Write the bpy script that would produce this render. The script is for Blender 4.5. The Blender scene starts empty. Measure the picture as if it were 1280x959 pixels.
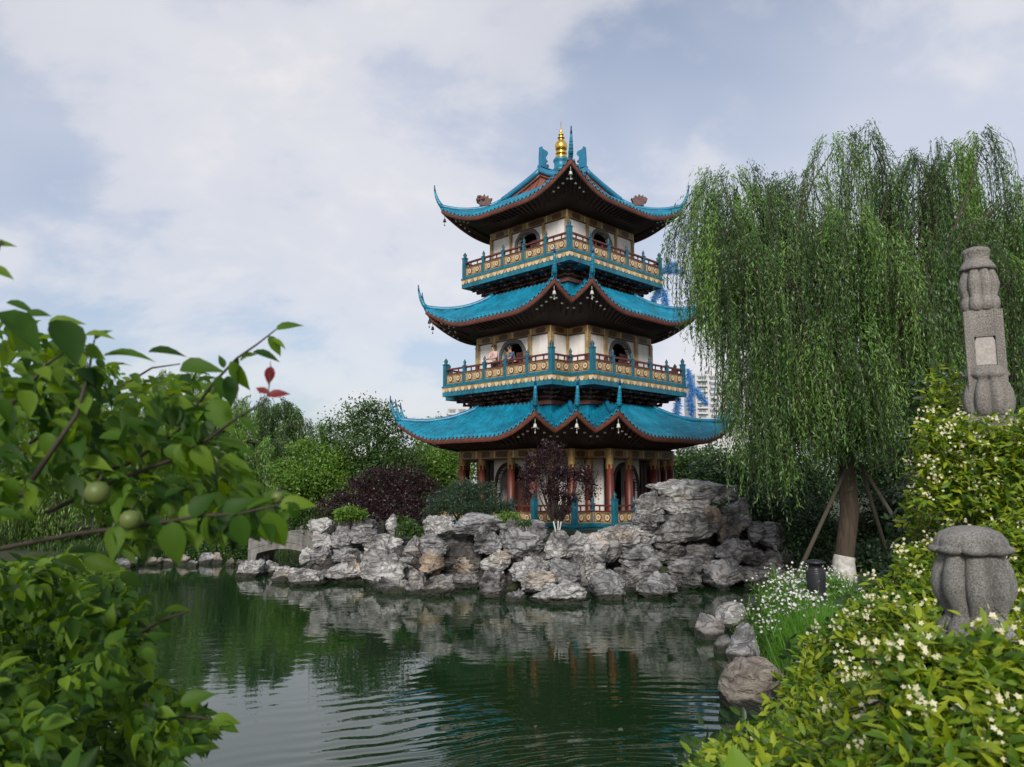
import bpy, bmesh, math, random
import numpy as np
from mathutils import Vector, Matrix

random.seed(7)
RNG = np.random.default_rng(11)
PI = math.pi
sc = bpy.context.scene
COL = sc.collection

# ------------------------------------------------------------------ camera
F = 940.0                                   # focal length in pixels of the 1280 px wide photograph
TILT = math.atan(120.5 / F)
EYE = 3.4                                   # eye above the pond
cam_d = bpy.data.cameras.new('camera')
cam = bpy.data.objects.new('camera', cam_d)
COL.objects.link(cam)
cam.location = (0, 0, EYE)
cam.rotation_euler = (PI / 2 + TILT, 0, 0)
cam_d.sensor_width = 36
cam_d.lens = F / 1280 * 36
cam_d.clip_start = 0.05
cam_d.clip_end = 4000
cam_d.dof.use_dof = True
cam_d.dof.focus_distance = 29
cam_d.dof.aperture_fstop = 7.0
sc.camera = cam

# ------------------------------------------------------------------ sky, sun, exposure
SUN_EL, SUN_AZ = math.radians(30), math.radians(188)      # azimuth clockwise from +Y: behind the camera, to the left
world = bpy.data.worlds.new('World')
sc.world = world
world.use_nodes = True
wn, wl = world.node_tree.nodes, world.node_tree.links
wn.clear()


def N(tree, kind, **kw):
    n = tree.nodes.new(kind)
    for k, v in kw.items():
        if k in n.inputs:
            n.inputs[k].default_value = v
        else:
            setattr(n, k, v)
    return n


def ramp(tree, stops, interp='LINEAR'):
    r = tree.nodes.new('ShaderNodeValToRGB')
    r.color_ramp.interpolation = interp
    e = r.color_ramp.elements
    while len(e) < len(stops):
        e.new(0.5)
    for i, (p, c) in enumerate(stops):
        e[i].position = p
        e[i].color = (c[0], c[1], c[2], 1) if hasattr(c, '__len__') else (c, c, c, 1)
    return r


T = world.node_tree
sky = N(T, 'ShaderNodeTexSky', sky_type='NISHITA', sun_disc=False, sun_elevation=SUN_EL, sun_rotation=SUN_AZ,
        air_density=1.0, dust_density=2.5, ozone_density=1.5)
tc = N(T, 'ShaderNodeTexCoord')
sep = N(T, 'ShaderNodeSeparateXYZ')
wl.new(tc.outputs['Generated'], sep.inputs[0])
zc = N(T, 'ShaderNodeMath', operation='MAXIMUM')
zc.inputs[1].default_value = 0.0
wl.new(sep.outputs[2], zc.inputs[0])
za = N(T, 'ShaderNodeMath', operation='ADD')
za.inputs[1].default_value = 0.5
wl.new(zc.outputs[0], za.inputs[0])
dx = N(T, 'ShaderNodeMath', operation='DIVIDE')
dy = N(T, 'ShaderNodeMath', operation='DIVIDE')
wl.new(sep.outputs[0], dx.inputs[0]); wl.new(za.outputs[0], dx.inputs[1])
wl.new(sep.outputs[1], dy.inputs[0]); wl.new(za.outputs[0], dy.inputs[1])
cmb = N(T, 'ShaderNodeCombineXYZ')
wl.new(dx.outputs[0], cmb.inputs[0]); wl.new(dy.outputs[0], cmb.inputs[1])
mp = N(T, 'ShaderNodeMapping')
mp.inputs['Location'].default_value = (0.42, 4.34, 1.71)
mp.inputs['Rotation'].default_value = (0, 0, -0.5)
mp.inputs['Scale'].default_value = (1.5, 1.9, 1)
wl.new(cmb.outputs[0], mp.inputs[0])
n1 = N(T, 'ShaderNodeTexNoise', Scale=1.9, Detail=10.0, Roughness=0.55, Distortion=0.15)
wl.new(mp.outputs[0], n1.inputs['Vector'])
r1 = ramp(T, [(0.42, 0.0), (0.55, 0.45), (0.76, 1.0)], 'EASE')
wl.new(n1.outputs[0], r1.inputs[0])
n2 = N(T, 'ShaderNodeTexNoise', Scale=0.55, Detail=4.0, Roughness=0.5)
wl.new(mp.outputs[0], n2.inputs['Vector'])
# thin veil over the blue, and bright cumulus on top of it
veil = N(T, 'ShaderNodeMix', data_type='RGBA')
veil.inputs['B'].default_value = (4.75, 5.0, 5.8, 1)
wl.new(sky.outputs[0], veil.inputs['A'])
rv = ramp(T, [(0.36, 0.22), (0.60, 0.95)])
wl.new(n2.outputs[0], rv.inputs[0])
wl.new(rv.outputs[0], veil.inputs['Factor'])
cum = N(T, 'ShaderNodeMix', data_type='RGBA')
cum.inputs['B'].default_value = (6.4, 6.2, 6.15, 1)
wl.new(veil.outputs['Result'], cum.inputs['A'])
wl.new(r1.outputs[0], cum.inputs['Factor'])
bg = N(T, 'ShaderNodeBackground', Strength=0.1)
wl.new(cum.outputs['Result'], bg.inputs[0])
wo = N(T, 'ShaderNodeOutputWorld')
wl.new(bg.outputs[0], wo.inputs[0])

sun_d = bpy.data.lights.new('sun', 'SUN')
sun_d.energy = 2.6
sun_d.angle = math.radians(14)
sun_d.color = (1.0, 0.95, 0.88)
sun = bpy.data.objects.new('sun', sun_d)
COL.objects.link(sun)
sdir = Vector((math.sin(SUN_AZ) * math.cos(SUN_EL), math.cos(SUN_AZ) * math.cos(SUN_EL), math.sin(SUN_EL)))
sun.rotation_euler = sdir.to_track_quat('Z', 'Y').to_euler()
sun.location = (0, 0, 60)

sc.view_settings.view_transform = 'Standard'
sc.view_settings.look = 'None'
sc.view_settings.gamma = 1
sc.view_settings.exposure = 0.5
sc.view_settings.use_curve_mapping = False
sc.render.engine = 'CYCLES'
sc.cycles.max_bounces = 6
sc.cycles.diffuse_bounces = 3
sc.cycles.glossy_bounces = 3
sc.cycles.transmission_bounces = 3
sc.cycles.transparent_max_bounces = 8
sc.cycles.use_denoising = True
sc.cycles.use_adaptive_sampling = True
sc.cycles.adaptive_threshold = 0.015

# ------------------------------------------------------------------ helpers: places
_c, _s = math.cos(TILT), math.sin(TILT)


def ray(px, py):
    a, b = (px - 640) / F, (479.5 - py) / F
    return Vector((a, _c - b * _s, _s + b * _c))


def at(px, py, Y):
    """world point at distance Y in front of the camera along the line of sight of a photograph pixel"""
    d = ray(px, py)
    d = d * (Y / d.y)
    return Vector((d.x, d.y, d.z + EYE))


def gnd(px, py, z=0.0):
    d = ray(px, py)
    d = d * ((z - EYE) / d.z)
    return Vector((d.x, d.y, z))


# ------------------------------------------------------------------ helpers: noise
def _hash(i, j, k, seed):
    h = (i * 374761393 + j * 668265263 + k * 2147483647 + seed * 1274126177) & 0xFFFFFFFF
    h = ((h ^ (h >> 13)) * 1274126177) & 0xFFFFFFFF
    h = (h ^ (h >> 16)) & 0xFFFFFF
    return h / float(0xFFFFFF) * 2 - 1


def vnoise(P, seed=0):
    P = np.asarray(P, float)
    I = np.floor(P).astype(np.int64)
    f = P - I
    f = f * f * f * (f * (f * 6 - 15) + 10)
    i, j, k = I[:, 0], I[:, 1], I[:, 2]
    r = 0
    for a in (0, 1):
        for b in (0, 1):
            for c in (0, 1):
                w = (f[:, 0] if a else 1 - f[:, 0]) * (f[:, 1] if b else 1 - f[:, 1]) * (f[:, 2] if c else 1 - f[:, 2])
                r = r + w * _hash(i + a, j + b, k + c, seed)
    return r


def fbm(P, octs=4, seed=0, gain=0.5, lac=2.03):
    r, a = 0, 1.0
    for o in range(octs):
        r = r + a * vnoise(P, seed + o * 17)
        P = P * lac + 3.7
        a *= gain
    return r


def ridged(P, octs=3, seed=0):
    r, a = 0, 1.0
    for o in range(octs):
        r = r + a * (1 - 2 * np.abs(vnoise(P, seed + o * 13)))
        P = P * 2.1 + 1.3
        a *= 0.5
    return r


# ------------------------------------------------------------------ helpers: objects
def tag(o, label=None, cat=None, group=None, kind=None):
    if label: o['label'] = label
    if cat: o['category'] = cat
    if group: o['group'] = group
    if kind: o['kind'] = kind
    return o


def empty(name, loc, label=None, cat=None, group=None, rz=0.0):
    o = bpy.data.objects.new(name, None)
    COL.objects.link(o)
    o.location = loc
    o.rotation_euler = (0, 0, rz)
    o.empty_display_size = 0.2
    return tag(o, label, cat, group)


class MB:
    """collects polygons with material slots and links them as one mesh object"""

    def __init__(s):
        s.v, s.f, s.m, s.sm = [], [], [], []

    def add(s, verts, faces, mi=0, smooth=False):
        b = len(s.v)
        s.v.extend([tuple(v) for v in verts])
        for f in faces:
            s.f.append([i + b for i in f]); s.m.append(mi); s.sm.append(smooth)
        return s

    def box(s, lo, hi, mi=0, M=None):
        x0, y0, z0 = lo; x1, y1, z1 = hi
        v = [Vector(p) for p in ((x0, y0, z0), (x1, y0, z0), (x1, y1, z0), (x0, y1, z0), (x0, y0, z1), (x1, y0, z1), (x1, y1, z1), (x0, y1, z1))]
        if M is not None:
            v = [M @ p for p in v]
        return s.add(v, [(0, 3, 2, 1), (4, 5, 6, 7), (0, 1, 5, 4), (1, 2, 6, 5), (2, 3, 7, 6), (3, 0, 4, 7)], mi)

    def tube(s, pts, rad, n=8, mi=0, cap=True, smooth=True):
        pts = [Vector(p) for p in pts]
        if not hasattr(rad, '__len__'):
            rad = [rad] * len(pts)
        vs, fs = [], []
        t0 = (pts[1] - pts[0]).normalized()
        up = Vector((0, 0, 1)) if abs(t0.z) < 0.9 else Vector((1, 0, 0))
        a = t0.cross(up).normalized()
        for i, p in enumerate(pts):
            t = (pts[min(i + 1, len(pts) - 1)] - pts[max(i - 1, 0)])
            t = t.normalized() if t.length > 1e-9 else t0
            a = (a - t * a.dot(t))
            a = a.normalized() if a.length > 1e-6 else t.orthogonal().normalized()
            b = t.cross(a)
            for k in range(n):
                an = 2 * PI * k / n
                vs.append(p + (a * math.cos(an) + b * math.sin(an)) * rad[i])
        for i in range(len(pts) - 1):
            for k in range(n):
                fs.append((i * n + k, i * n + (k + 1) % n, (i + 1) * n + (k + 1) % n, (i + 1) * n + k))
        if cap:
            fs.append(tuple(range(n - 1, -1, -1)))
            fs.append(tuple((len(pts) - 1) * n + k for k in range(n)))
        return s.add(vs, fs, mi, smooth)

    def lathe(s, prof, n=24, c=(0, 0, 0), mi=0, lobes=0, amp=0.0, smooth=True, M=None, phase=0.0):
        """prof: (radius, z[, lobe strength])"""
        vs, fs = [], []
        for p in prof:
            r, z = p[0], p[1]
            la = p[2] if len(p) > 2 else 1.0
            for k in range(n):
                an = 2 * PI * k / n
                rr = r
                if lobes:
                    rr = r * (1 - amp * la * (1 - abs(math.sin(lobes * an / 2 + phase)) ** 0.7))
                q = Vector((c[0] + rr * math.cos(an), c[1] + rr * math.sin(an), c[2] + z))
                vs.append(M @ q if M is not None else q)
        m = len(prof)
        for i in range(m - 1):
            for k in range(n):
                fs.append((i * n + k, i * n + (k + 1) % n, (i + 1) * n + (k + 1) % n, (i + 1) * n + k))
        fs.append(tuple(range(n - 1, -1, -1)))
        fs.append(tuple((m - 1) * n + k for k in range(n)))
        return s.add(vs, fs, mi, smooth)

    def prism(s, outline, M, depth, mi=0):
        """outline in local xz, extruded along local +y by depth"""
        n = len(outline)
        v = [M @ Vector((x, 0, z)) for x, z in outline] + [M @ Vector((x, depth, z)) for x, z in outline]
        f = [tuple(range(n)), tuple(range(2 * n - 1, n - 1, -1))]
        f += [((i + 1) % n, i, n + i, n + (i + 1) % n) for i in range(n)]
        return s.add(v, f, mi)

    def mesh(s, name, mats):
        me = bpy.data.meshes.new(name)
        me.from_pydata(s.v, [], s.f)
        for m in mats if isinstance(mats, (list, tuple)) else [mats]:
            me.materials.append(m)
        me.polygons.foreach_set('material_index', s.m)
        me.polygons.foreach_set('use_smooth', s.sm)
        me.update()
        return me

    def obj(s, name, mats, parent=None, loc=None):
        return link(name, s.mesh(name, mats), parent, loc)


def link(name, me, parent=None, loc=None):
    o = bpy.data.objects.new(name, me)
    COL.objects.link(o)
    if parent is not None:
        o.parent = parent
    if loc is not None:
        o.location = loc
    return o


def fast_mesh(name, V, Q, mats, mi=None, smooth=False):
    """V (n,3) and quads Q (m,4) as arrays"""
    me = bpy.data.meshes.new(name)
    me.vertices.add(len(V))
    me.vertices.foreach_set('co', np.ascontiguousarray(V, np.float32).ravel())
    k = Q.shape[1]
    me.loops.add(Q.size)
    me.loops.foreach_set('vertex_index', np.ascontiguousarray(Q, np.int32).ravel())
    me.polygons.add(len(Q))
    me.polygons.foreach_set('loop_start', np.arange(0, Q.size, k, dtype=np.int32))
    for m in mats if isinstance(mats, (list, tuple)) else [mats]:
        me.materials.append(m)
    if mi is not None:
        me.polygons.foreach_set('material_index', np.asarray(mi, np.int32))
    if smooth:
        me.polygons.foreach_set('use_smooth', np.ones(len(Q), bool))
    me.update(calc_edges=True)
    return me


def nrm(A):
    return A / np.maximum(np.linalg.norm(A, axis=1, keepdims=True), 1e-9)


SHAPES = {
    'slim': ([0, .45, 1], [0, 1, 0], 0.10),
    'oval': ([0, .25, .6, 1], [0, .85, .9, 0], 0.18),
    'plum': ([0, .1, .3, .5, .72, .88, 1], [.03, .62, 1, .98, .62, .24, .0], 0.20),
    'lance': ([0, .15, .4, .7, 1], [.05, .6, 1, .62, 0], 0.18),
}


def leaf_mesh(name, P, D, Nn, Ln, Wd, mats, shape='slim', droop=0.0, fold=0.25, mi=None):
    """many leaves as one mesh: base points P, directions D, face normals Nn, lengths Ln, widths Wd"""
    P, D = np.asarray(P, float), nrm(np.asarray(D, float))
    S = np.cross(D, nrm(np.asarray(Nn, float)))
    S = nrm(S)
    U = np.cross(S, D)
    ts, ws, _ = SHAPES[shape]
    n = len(P)
    Ln = np.broadcast_to(Ln, (n,)); Wd = np.broadcast_to(Wd, (n,))
    if shape == 'slim':                                   # one diamond
        c = P + D * (Ln * .45)[:, None]
        V = np.stack([P, c + S * (Wd * .5)[:, None], P + D * Ln[:, None] - U * (Ln * droop)[:, None], c - S * (Wd * .5)[:, None]], 1)
        Q = np.arange(n * 4).reshape(n, 4)
        return fast_mesh(name, V.reshape(-1, 3), Q, mats, mi)
    rows = []
    dr = np.broadcast_to(droop, (n,))
    for t, w in zip(ts, ws):
        c = P + D * (Ln * t)[:, None] - U * (Ln * dr * t * t)[:, None]
        half = (Wd * .5 * w)[:, None]
        lift = U * (Wd * .5 * w * fold)[:, None]
        rows += [c + S * half + lift, c, c - S * half + lift]
    V = np.stack(rows, 1)
    k = len(ts)
    q = []
    for i in range(k - 1):
        for j in (0, 1):
            a = i * 3 + j
            q.append((a, a + 3, a + 4, a + 1))
    q = np.array(q)
    Q = (np.arange(n) * (3 * k))[:, None, None] + q[None]
    m2 = None if mi is None else np.repeat(np.asarray(mi), len(q))
    return fast_mesh(name, V.reshape(-1, 3), Q.reshape(-1, 4), mats, m2, smooth=True)


# ------------------------------------------------------------------ materials
def mat_base(name):
    m = bpy.data.materials.new(name)
    m.use_nodes = True
    t = m.node_tree
    t.nodes.clear()
    out = t.nodes.new('ShaderNodeOutputMaterial')
    b = t.nodes.new('ShaderNodeBsdfPrincipled')
    t.links.new(b.outputs[0], out.inputs[0])
    return m, t, b, out


def mat(name, c1, c2=None, scale=4.0, rough=0.6, bump=0.0, bscale=30.0, metallic=0.0, detail=5.0, spec=0.4, lo=0.3, hi=0.7, stretch=None, stain=0.0):
    m, t, b, out = mat_base(name)
    co = t.nodes.new('ShaderNodeTexCoord')
    src = co.outputs['Object']
    if stretch:
        mpp = t.nodes.new('ShaderNodeMapping')
        mpp.inputs['Scale'].default_value = stretch
        t.links.new(src, mpp.inputs[0])
        src = mpp.outputs[0]
    b.inputs['Roughness'].default_value = rough
    b.inputs['Metallic'].default_value = metallic
    b.inputs['Specular IOR Level'].default_value = spec
    if c2 is None:
        c2 = tuple(x * 0.8 for x in c1)
    n = N(t, 'ShaderNodeTexNoise', Scale=scale, Detail=detail, Roughness=0.6)
    t.links.new(src, n.inputs['Vector'])
    r = ramp(t, [(lo, c2), (hi, c1)])
    t.links.new(n.outputs[0], r.inputs[0])
    res = r.outputs[0]
    if stain:                                             # dirt, rain streaks and faded patches
        for sc_, vec in ((1.1, (1, 1, 1)), (2.6, (2.2, 2.2, 0.35))):
            ms = t.nodes.new('ShaderNodeMapping'); ms.inputs['Scale'].default_value = vec
            t.links.new(co.outputs['Object'], ms.inputs[0])
            ns = N(t, 'ShaderNodeTexNoise', Scale=sc_, Detail=8.0, Roughness=0.65, Distortion=0.3)
            t.links.new(ms.outputs[0], ns.inputs['Vector'])
            rs = ramp(t, [(0.36, 1 - stain), (0.58, 1.0)])
            t.links.new(ns.outputs[0], rs.inputs[0])
            mm = N(t, 'ShaderNodeMix', data_type='RGBA', blend_type='MULTIPLY')
            mm.inputs['Factor'].default_value = 1.0
            t.links.new(res, mm.inputs['A']); t.links.new(rs.outputs[0], mm.inputs['B'])
            res = mm.outputs['Result']
    t.links.new(res, b.inputs['Base Color'])
    if bump:
        n2_ = N(t, 'ShaderNodeTexNoise', Scale=bscale, Detail=6.0, Roughness=0.65)
        t.links.new(src, n2_.inputs['Vector'])
        bp = N(t, 'ShaderNodeBump', Strength=bump, Distance=0.05)
        t.links.new(n2_.outputs[0], bp.inputs['Height'])
        t.links.new(bp.outputs[0], b.inputs['Normal'])
    return m


def leaf_mat(name, cols, trans=0.3, rough=0.42, spec=0.4, back=None):
    """per-leaf random colour from the list, some light let through"""
    m, t, b, out = mat_base(name)
    g = t.nodes.new('ShaderNodeNewGeometry')
    st = [(i / max(1, len(cols) - 1), c) for i, c in enumerate(cols)]
    r = ramp(t, st)
    t.links.new(g.outputs['Random Per Island'], r.inputs[0])
    b.inputs['Roughness'].default_value = rough
    b.inputs['Specular IOR Level'].default_value = spec
    base = r.outputs[0]
    if back is not None:
        mx = N(t, 'ShaderNodeMix', data_type='RGBA')
        mx.inputs['B'].default_value = (*back, 1)
        t.links.new(base, mx.inputs['A'])
        t.links.new(g.outputs['Backfacing'], mx.inputs['Factor'])
        base = mx.outputs['Result']
    t.links.new(base, b.inputs['Base Color'])
    tr = t.nodes.new('ShaderNodeBsdfTranslucent')
    hs = N(t, 'ShaderNodeHueSaturation', Hue=0.485, Saturation=1.1, Value=1.6)
    t.links.new(r.outputs[0], hs.inputs['Color'])
    t.links.new(hs.outputs[0], tr.inputs[0])
    ms = N(t, 'ShaderNodeMixShader')
    ms.inputs[0].default_value = trans
    t.links.new(b.outputs[0], ms.inputs[1])
    t.links.new(tr.outputs[0], ms.inputs[2])
    t.links.new(ms.outputs[0], out.inputs[0])
    return m


def rock_mat(name, pale, mid, dark, vein=0.62):
    m, t, b, out = mat_base(name)
    co = t.nodes.new('ShaderNodeTexCoord')
    ge = t.nodes.new('ShaderNodeNewGeometry')
    w = N(t, 'ShaderNodeTexNoise', Scale=1.5, Detail=6.0, Roughness=0.58, Distortion=0.4)
    t.links.new(ge.outputs['Position'], w.inputs['Vector'])
    r = ramp(t, [(0.36, dark), (0.46, mid), (0.57, pale), (0.72, tuple(min(1, x * 1.2) for x in pale))])
    t.links.new(w.outputs[0], r.inputs[0])
    # thin dark veins, painting the shade of cracks and crevices
    mpv = t.nodes.new('ShaderNodeMapping')
    mpv.inputs['Scale'].default_value = (1, 1, 1.8)
    t.links.new(ge.outputs['Position'], mpv.inputs[0])
    v = N(t, 'ShaderNodeTexNoise', Scale=2.0, Detail=4.0, Roughness=0.55, Distortion=1.1)
    t.links.new(mpv.outputs[0], v.inputs['Vector'])
    rv_ = ramp(t, [(0.44, 1.0), (0.485, 0.2), (0.51, 0.2), (0.56, 1.0)])
    t.links.new(v.outputs[0], rv_.inputs[0])
    mx = N(t, 'ShaderNodeMix', data_type='RGBA', blend_type='MULTIPLY')
    mx.inputs['Factor'].default_value = vein
    t.links.new(r.outputs[0], mx.inputs['A'])
    t.links.new(rv_.outputs[0], mx.inputs['B'])
    # warm iron-stained patches
    ip = N(t, 'ShaderNodeTexNoise', Scale=0.75, Detail=5.0, Roughness=0.6, Distortion=0.5)
    t.links.new(ge.outputs['Position'], ip.inputs['Vector'])
    ir = ramp(t, [(0.56, 0.0), (0.70, 0.6)])
    t.links.new(ip.outputs[0], ir.inputs[0])
    im = N(t, 'ShaderNodeMix', data_type='RGBA', blend_type='MULTIPLY')
    im.inputs['B'].default_value = (1.0, 0.74, 0.5, 1)
    t.links.new(mx.outputs['Result'], im.inputs['A'])
    t.links.new(ir.outputs[0], im.inputs['Factor'])
    mx = im
    # wet, algae-stained foot at the pond line
    sp = N(t, 'ShaderNodeSeparateXYZ')
    t.links.new(ge.outputs['Position'], sp.inputs[0])
    ad = N(t, 'ShaderNodeMath', operation='MULTIPLY_ADD')
    t.links.new(w.outputs[0], ad.inputs[0]); ad.inputs[1].default_value = -0.5
    t.links.new(sp.outputs[2], ad.inputs[2])
    rw = ramp(t, [(0.0, 1.0), (0.06, 0.0)])
    sh = N(t, 'ShaderNodeMath', operation='ADD'); sh.inputs[1].default_value = 0.12
    t.links.new(ad.outputs[0], sh.inputs[0])
    t.links.new(sh.outputs[0], rw.inputs[0])
    mw = N(t, 'ShaderNodeMix', data_type='RGBA')
    mw.inputs['B'].default_value = (0.035, 0.036, 0.028, 1)
    t.links.new(mx.outputs['Result'], mw.inputs['A'])
    t.links.new(rw.outputs[0], mw.inputs['Factor'])
    res = mw.outputs['Result']
    t.links.new(res, b.inputs['Base Color'])
    b.inputs['Roughness'].default_value = 0.8
    b.inputs['Specular IOR Level'].default_value = 0.25
    nb = N(t, 'ShaderNodeTexNoise', Scale=5.5, Detail=8.0, Roughness=0.66, Distortion=0.6)
    t.links.new(mpv.outputs[0], nb.inputs['Vector'])
    bp = N(t, 'ShaderNodeBump', Strength=0.9, Distance=0.10)
    t.links.new(nb.outputs[0], bp.inputs['Height'])
    bp2 = N(t, 'ShaderNodeBump', Strength=0.6, Distance=0.08)
    t.links.new(rv_.outputs[0], bp2.inputs['Height'])
    t.links.new(bp.outputs[0], bp2.inputs['Normal'])
    t.links.new(bp2.outputs[0], b.inputs['Normal'])
    return m


M = {}
M['tile'] = mat('glazed_tile', (0.008, 0.27, 0.42), (0.010, 0.155, 0.25), 1.4, 0.33, 0.3, 14, spec=0.5, detail=8, stain=.28)
M['ridge'] = mat('ridge_tile', (0.010, 0.19, 0.33), (0.010, 0.11, 0.2), 2.5, 0.35, 0.2, 20, spec=0.5)
M['horn'] = mat('horn_tile', (0.010, 0.075, 0.20), (0.010, 0.04, 0.11), 5, 0.35, spec=0.5)
M['teal'] = mat('teal_paint', (0.012, 0.20, 0.29), (0.012, 0.13, 0.19), 3, 0.45, 0.15, 40, stain=.35)
M['teal_dark'] = mat('dark_teal_paint', (0.02, 0.09, 0.12), (0.015, 0.05, 0.07), 6, 0.5)
M['fascia'] = mat('red_fascia', (0.23, 0.085, 0.06), (0.14, 0.048, 0.034), 3, 0.5, 0.1, 40)
M['redbrown'] = mat('red_lacquer', (0.13, 0.028, 0.018), (0.075, 0.017, 0.012), 2, 0.42, 0.12, 30, stretch=(6, 6, 0.6))
M['dark_wood'] = mat('dark_wood', (0.035, 0.016, 0.011), (0.018, 0.009, 0.007), 3, 0.6, 0.2, 30)
M['bracket'] = mat('bracket_wood', (0.085, 0.032, 0.02), (0.035, 0.02, 0.014), 5, 0.6)
M['gold'] = mat('gold_paint', (0.56, 0.41, 0.21), (0.40, 0.27, 0.12), 5, 0.55, 0.15, 60, stain=.35)
M['gold_dull'] = mat('dull_gold_paint', (0.36, 0.23, 0.075), (0.20, 0.125, 0.05), 7, 0.55, 0.15, 60)
M['gilt'] = mat('gilding', (0.85, 0.56, 0.13), (0.7, 0.42, 0.08), 6, 0.28, metallic=1.0)
M['cream'] = mat('cream_paint', (0.62, 0.52, 0.36), (0.48, 0.38, 0.24), 8, 0.6)
M['white'] = mat('white_plaster', (0.76, 0.73, 0.70), (0.72, 0.69, 0.65), 1.2, 0.8, 0.12, 25, stain=.12)
M['umber'] = mat('umber_panel', (0.11, 0.05, 0.03), (0.06, 0.03, 0.022), 6, 0.55)
M['grey_frame'] = mat('grey_stone_frame', (0.13, 0.125, 0.12), (0.08, 0.078, 0.075), 6, 0.7, 0.2, 40)
M['interior'] = mat('interior_shade', (0.02, 0.017, 0.015), (0.012, 0.01, 0.01), 3, 0.8)  # near-black colour stands for the shade of the unlit rooms
M['bronze'] = mat('bell_bronze', (0.05, 0.06, 0.055), (0.03, 0.035, 0.03), 10, 0.5, metallic=0.5)
M['pale_bell'] = mat('pale_bell_metal', (0.55, 0.55, 0.52), (0.4, 0.4, 0.38), 10, 0.5)
M['beast'] = mat('beast_clay', (0.13, 0.06, 0.05), (0.06, 0.03, 0.028), 9, 0.6, 0.3, 40)
M['granite'] = mat('granite', (0.36, 0.35, 0.325), (0.12, 0.118, 0.11), 210, 0.85, 0.5, 240, detail=4, lo=0.36, hi=0.6, stain=.4)
M['granite_dark'] = mat('weathered_granite', (0.37, 0.345, 0.315), (0.18, 0.167, 0.153), 120, 0.85, 0.6, 110, detail=6, lo=0.36, hi=0.64, stain=.35)
M['granite_pale'] = mat('dressed_granite', (0.42, 0.39, 0.36), (0.29, 0.27, 0.25), 60, 0.85, 0.3, 140)
M['stone'] = mat('bridge_stone', (0.25, 0.24, 0.225), (0.16, 0.15, 0.14), 3, 0.85, 0.3, 25, stain=.4)
M['bark'] = mat('bark', (0.085, 0.062, 0.042), (0.032, 0.024, 0.018), 2.2, 0.9, 1.0, 3.0, stretch=(7, 7, 0.9), detail=8)
M['shoot'] = leaf_mat('shoot_leaf', [(0.10, 0.20, 0.015), (0.16, 0.27, 0.02)], 0.45, 0.5, 0.3)
M['bark_dark'] = mat('dark_bark', (0.035, 0.028, 0.022), (0.018, 0.014, 0.012), 6, 0.9, 0.6, 14, stretch=(6, 6, 1))
M['limewash'] = mat('limewash', (0.60, 0.59, 0.55), (0.30, 0.28, 0.25), 9, 0.85, 0.5, 30)
M['twig'] = mat('twig_bark', (0.045, 0.032, 0.022), (0.022, 0.016, 0.012), 20, 0.7)
M['pole'] = mat('prop_pole_wood', (0.075, 0.065, 0.045), (0.04, 0.035, 0.026), 8, 0.85, 0.4, 25, stretch=(5, 5, 1))
M['soil'] = mat('ground_cover', (0.038, 0.060, 0.020), (0.028, 0.026, 0.016), 0.9, 0.95, 0.6, 12, detail=8)
M['apartment'] = mat('hazed_render', (0.52, 0.52, 0.53), (0.46, 0.46, 0.47), 0.2, 0.85)  # pale tone puts the distant haze into the wall colour
M['apartment_glass'] = mat('apartment_glass', (0.19, 0.22, 0.26), (0.13, 0.16, 0.2), 0.3, 0.25)
M['black_metal'] = mat('black_metal', (0.018, 0.019, 0.024), (0.012, 0.012, 0.016), 8, 0.4)
M['skin'] = mat('skin', (0.48, 0.29, 0.21), (0.42, 0.25, 0.18), 8, 0.6)
M['hair'] = mat('hair', (0.015, 0.012, 0.010), (0.008, 0.007, 0.006), 20, 0.5)
M['shirt_pink'] = mat('pink_shirt', (0.62, 0.45, 0.42), (0.52, 0.36, 0.34), 10, 0.85)
M['shirt_blue'] = mat('blue_shirt', (0.08, 0.12, 0.24), (0.05, 0.08, 0.16), 10, 0.85)
M['plume'] = leaf_mat('blue_plume', [(0.06, 0.2, 0.45), (0.14, 0.36, 0.66), (0.3, 0.52, 0.8)], 0.3, 0.5)
M['rock_pale'] = rock_mat('pale_limestone', (0.44, 0.435, 0.425), (0.31, 0.305, 0.30), (0.12, 0.117, 0.118))
M['rock_grey'] = rock_mat('grey_limestone', (0.31, 0.307, 0.315), (0.21, 0.208, 0.214), (0.085, 0.083, 0.086))
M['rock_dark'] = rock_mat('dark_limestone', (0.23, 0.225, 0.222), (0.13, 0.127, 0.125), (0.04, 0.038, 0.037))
M['rock_rubble'] = rock_mat('shaded_rubble', (0.10, 0.095, 0.09), (0.055, 0.052, 0.05), (0.02, 0.019, 0.018))  # darkened limestone: shade of the gaps between rocks put into the colour
M['rock_slab'] = rock_mat('shore_slab', (0.30, 0.265, 0.22), (0.19, 0.165, 0.14), (0.07, 0.065, 0.06), 0.35)
M['rock_tan'] = rock_mat('tan_limestone', (0.33, 0.275, 0.215), (0.22, 0.178, 0.135), (0.10, 0.08, 0.062), 0.35)
M['willow'] = leaf_mat('willow_leaf', [(0.042, 0.105, 0.030), (0.078, 0.165, 0.042), (0.12, 0.23, 0.054), (0.18, 0.31, 0.072)], 0.42)
M['willow_shaded'] = leaf_mat('shaded_willow_leaf', [(0.024, 0.06, 0.020), (0.042, 0.092, 0.027), (0.065, 0.13, 0.036)], 0.3)  # darker copy of the willow leaf, shade painted onto random bundles
M['willow_young_lit'] = leaf_mat('lit_young_willow_leaf', [(0.10, 0.205, 0.042), (0.145, 0.28, 0.054), (0.205, 0.36, 0.07)], 0.4)  # paler copy for young shoots and for bundles that read as lit
M['willow_light'] = leaf_mat('light_willow_leaf', [(0.06, 0.11, 0.025), (0.10, 0.17, 0.035), (0.16, 0.24, 0.05)], 0.35)
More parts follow.
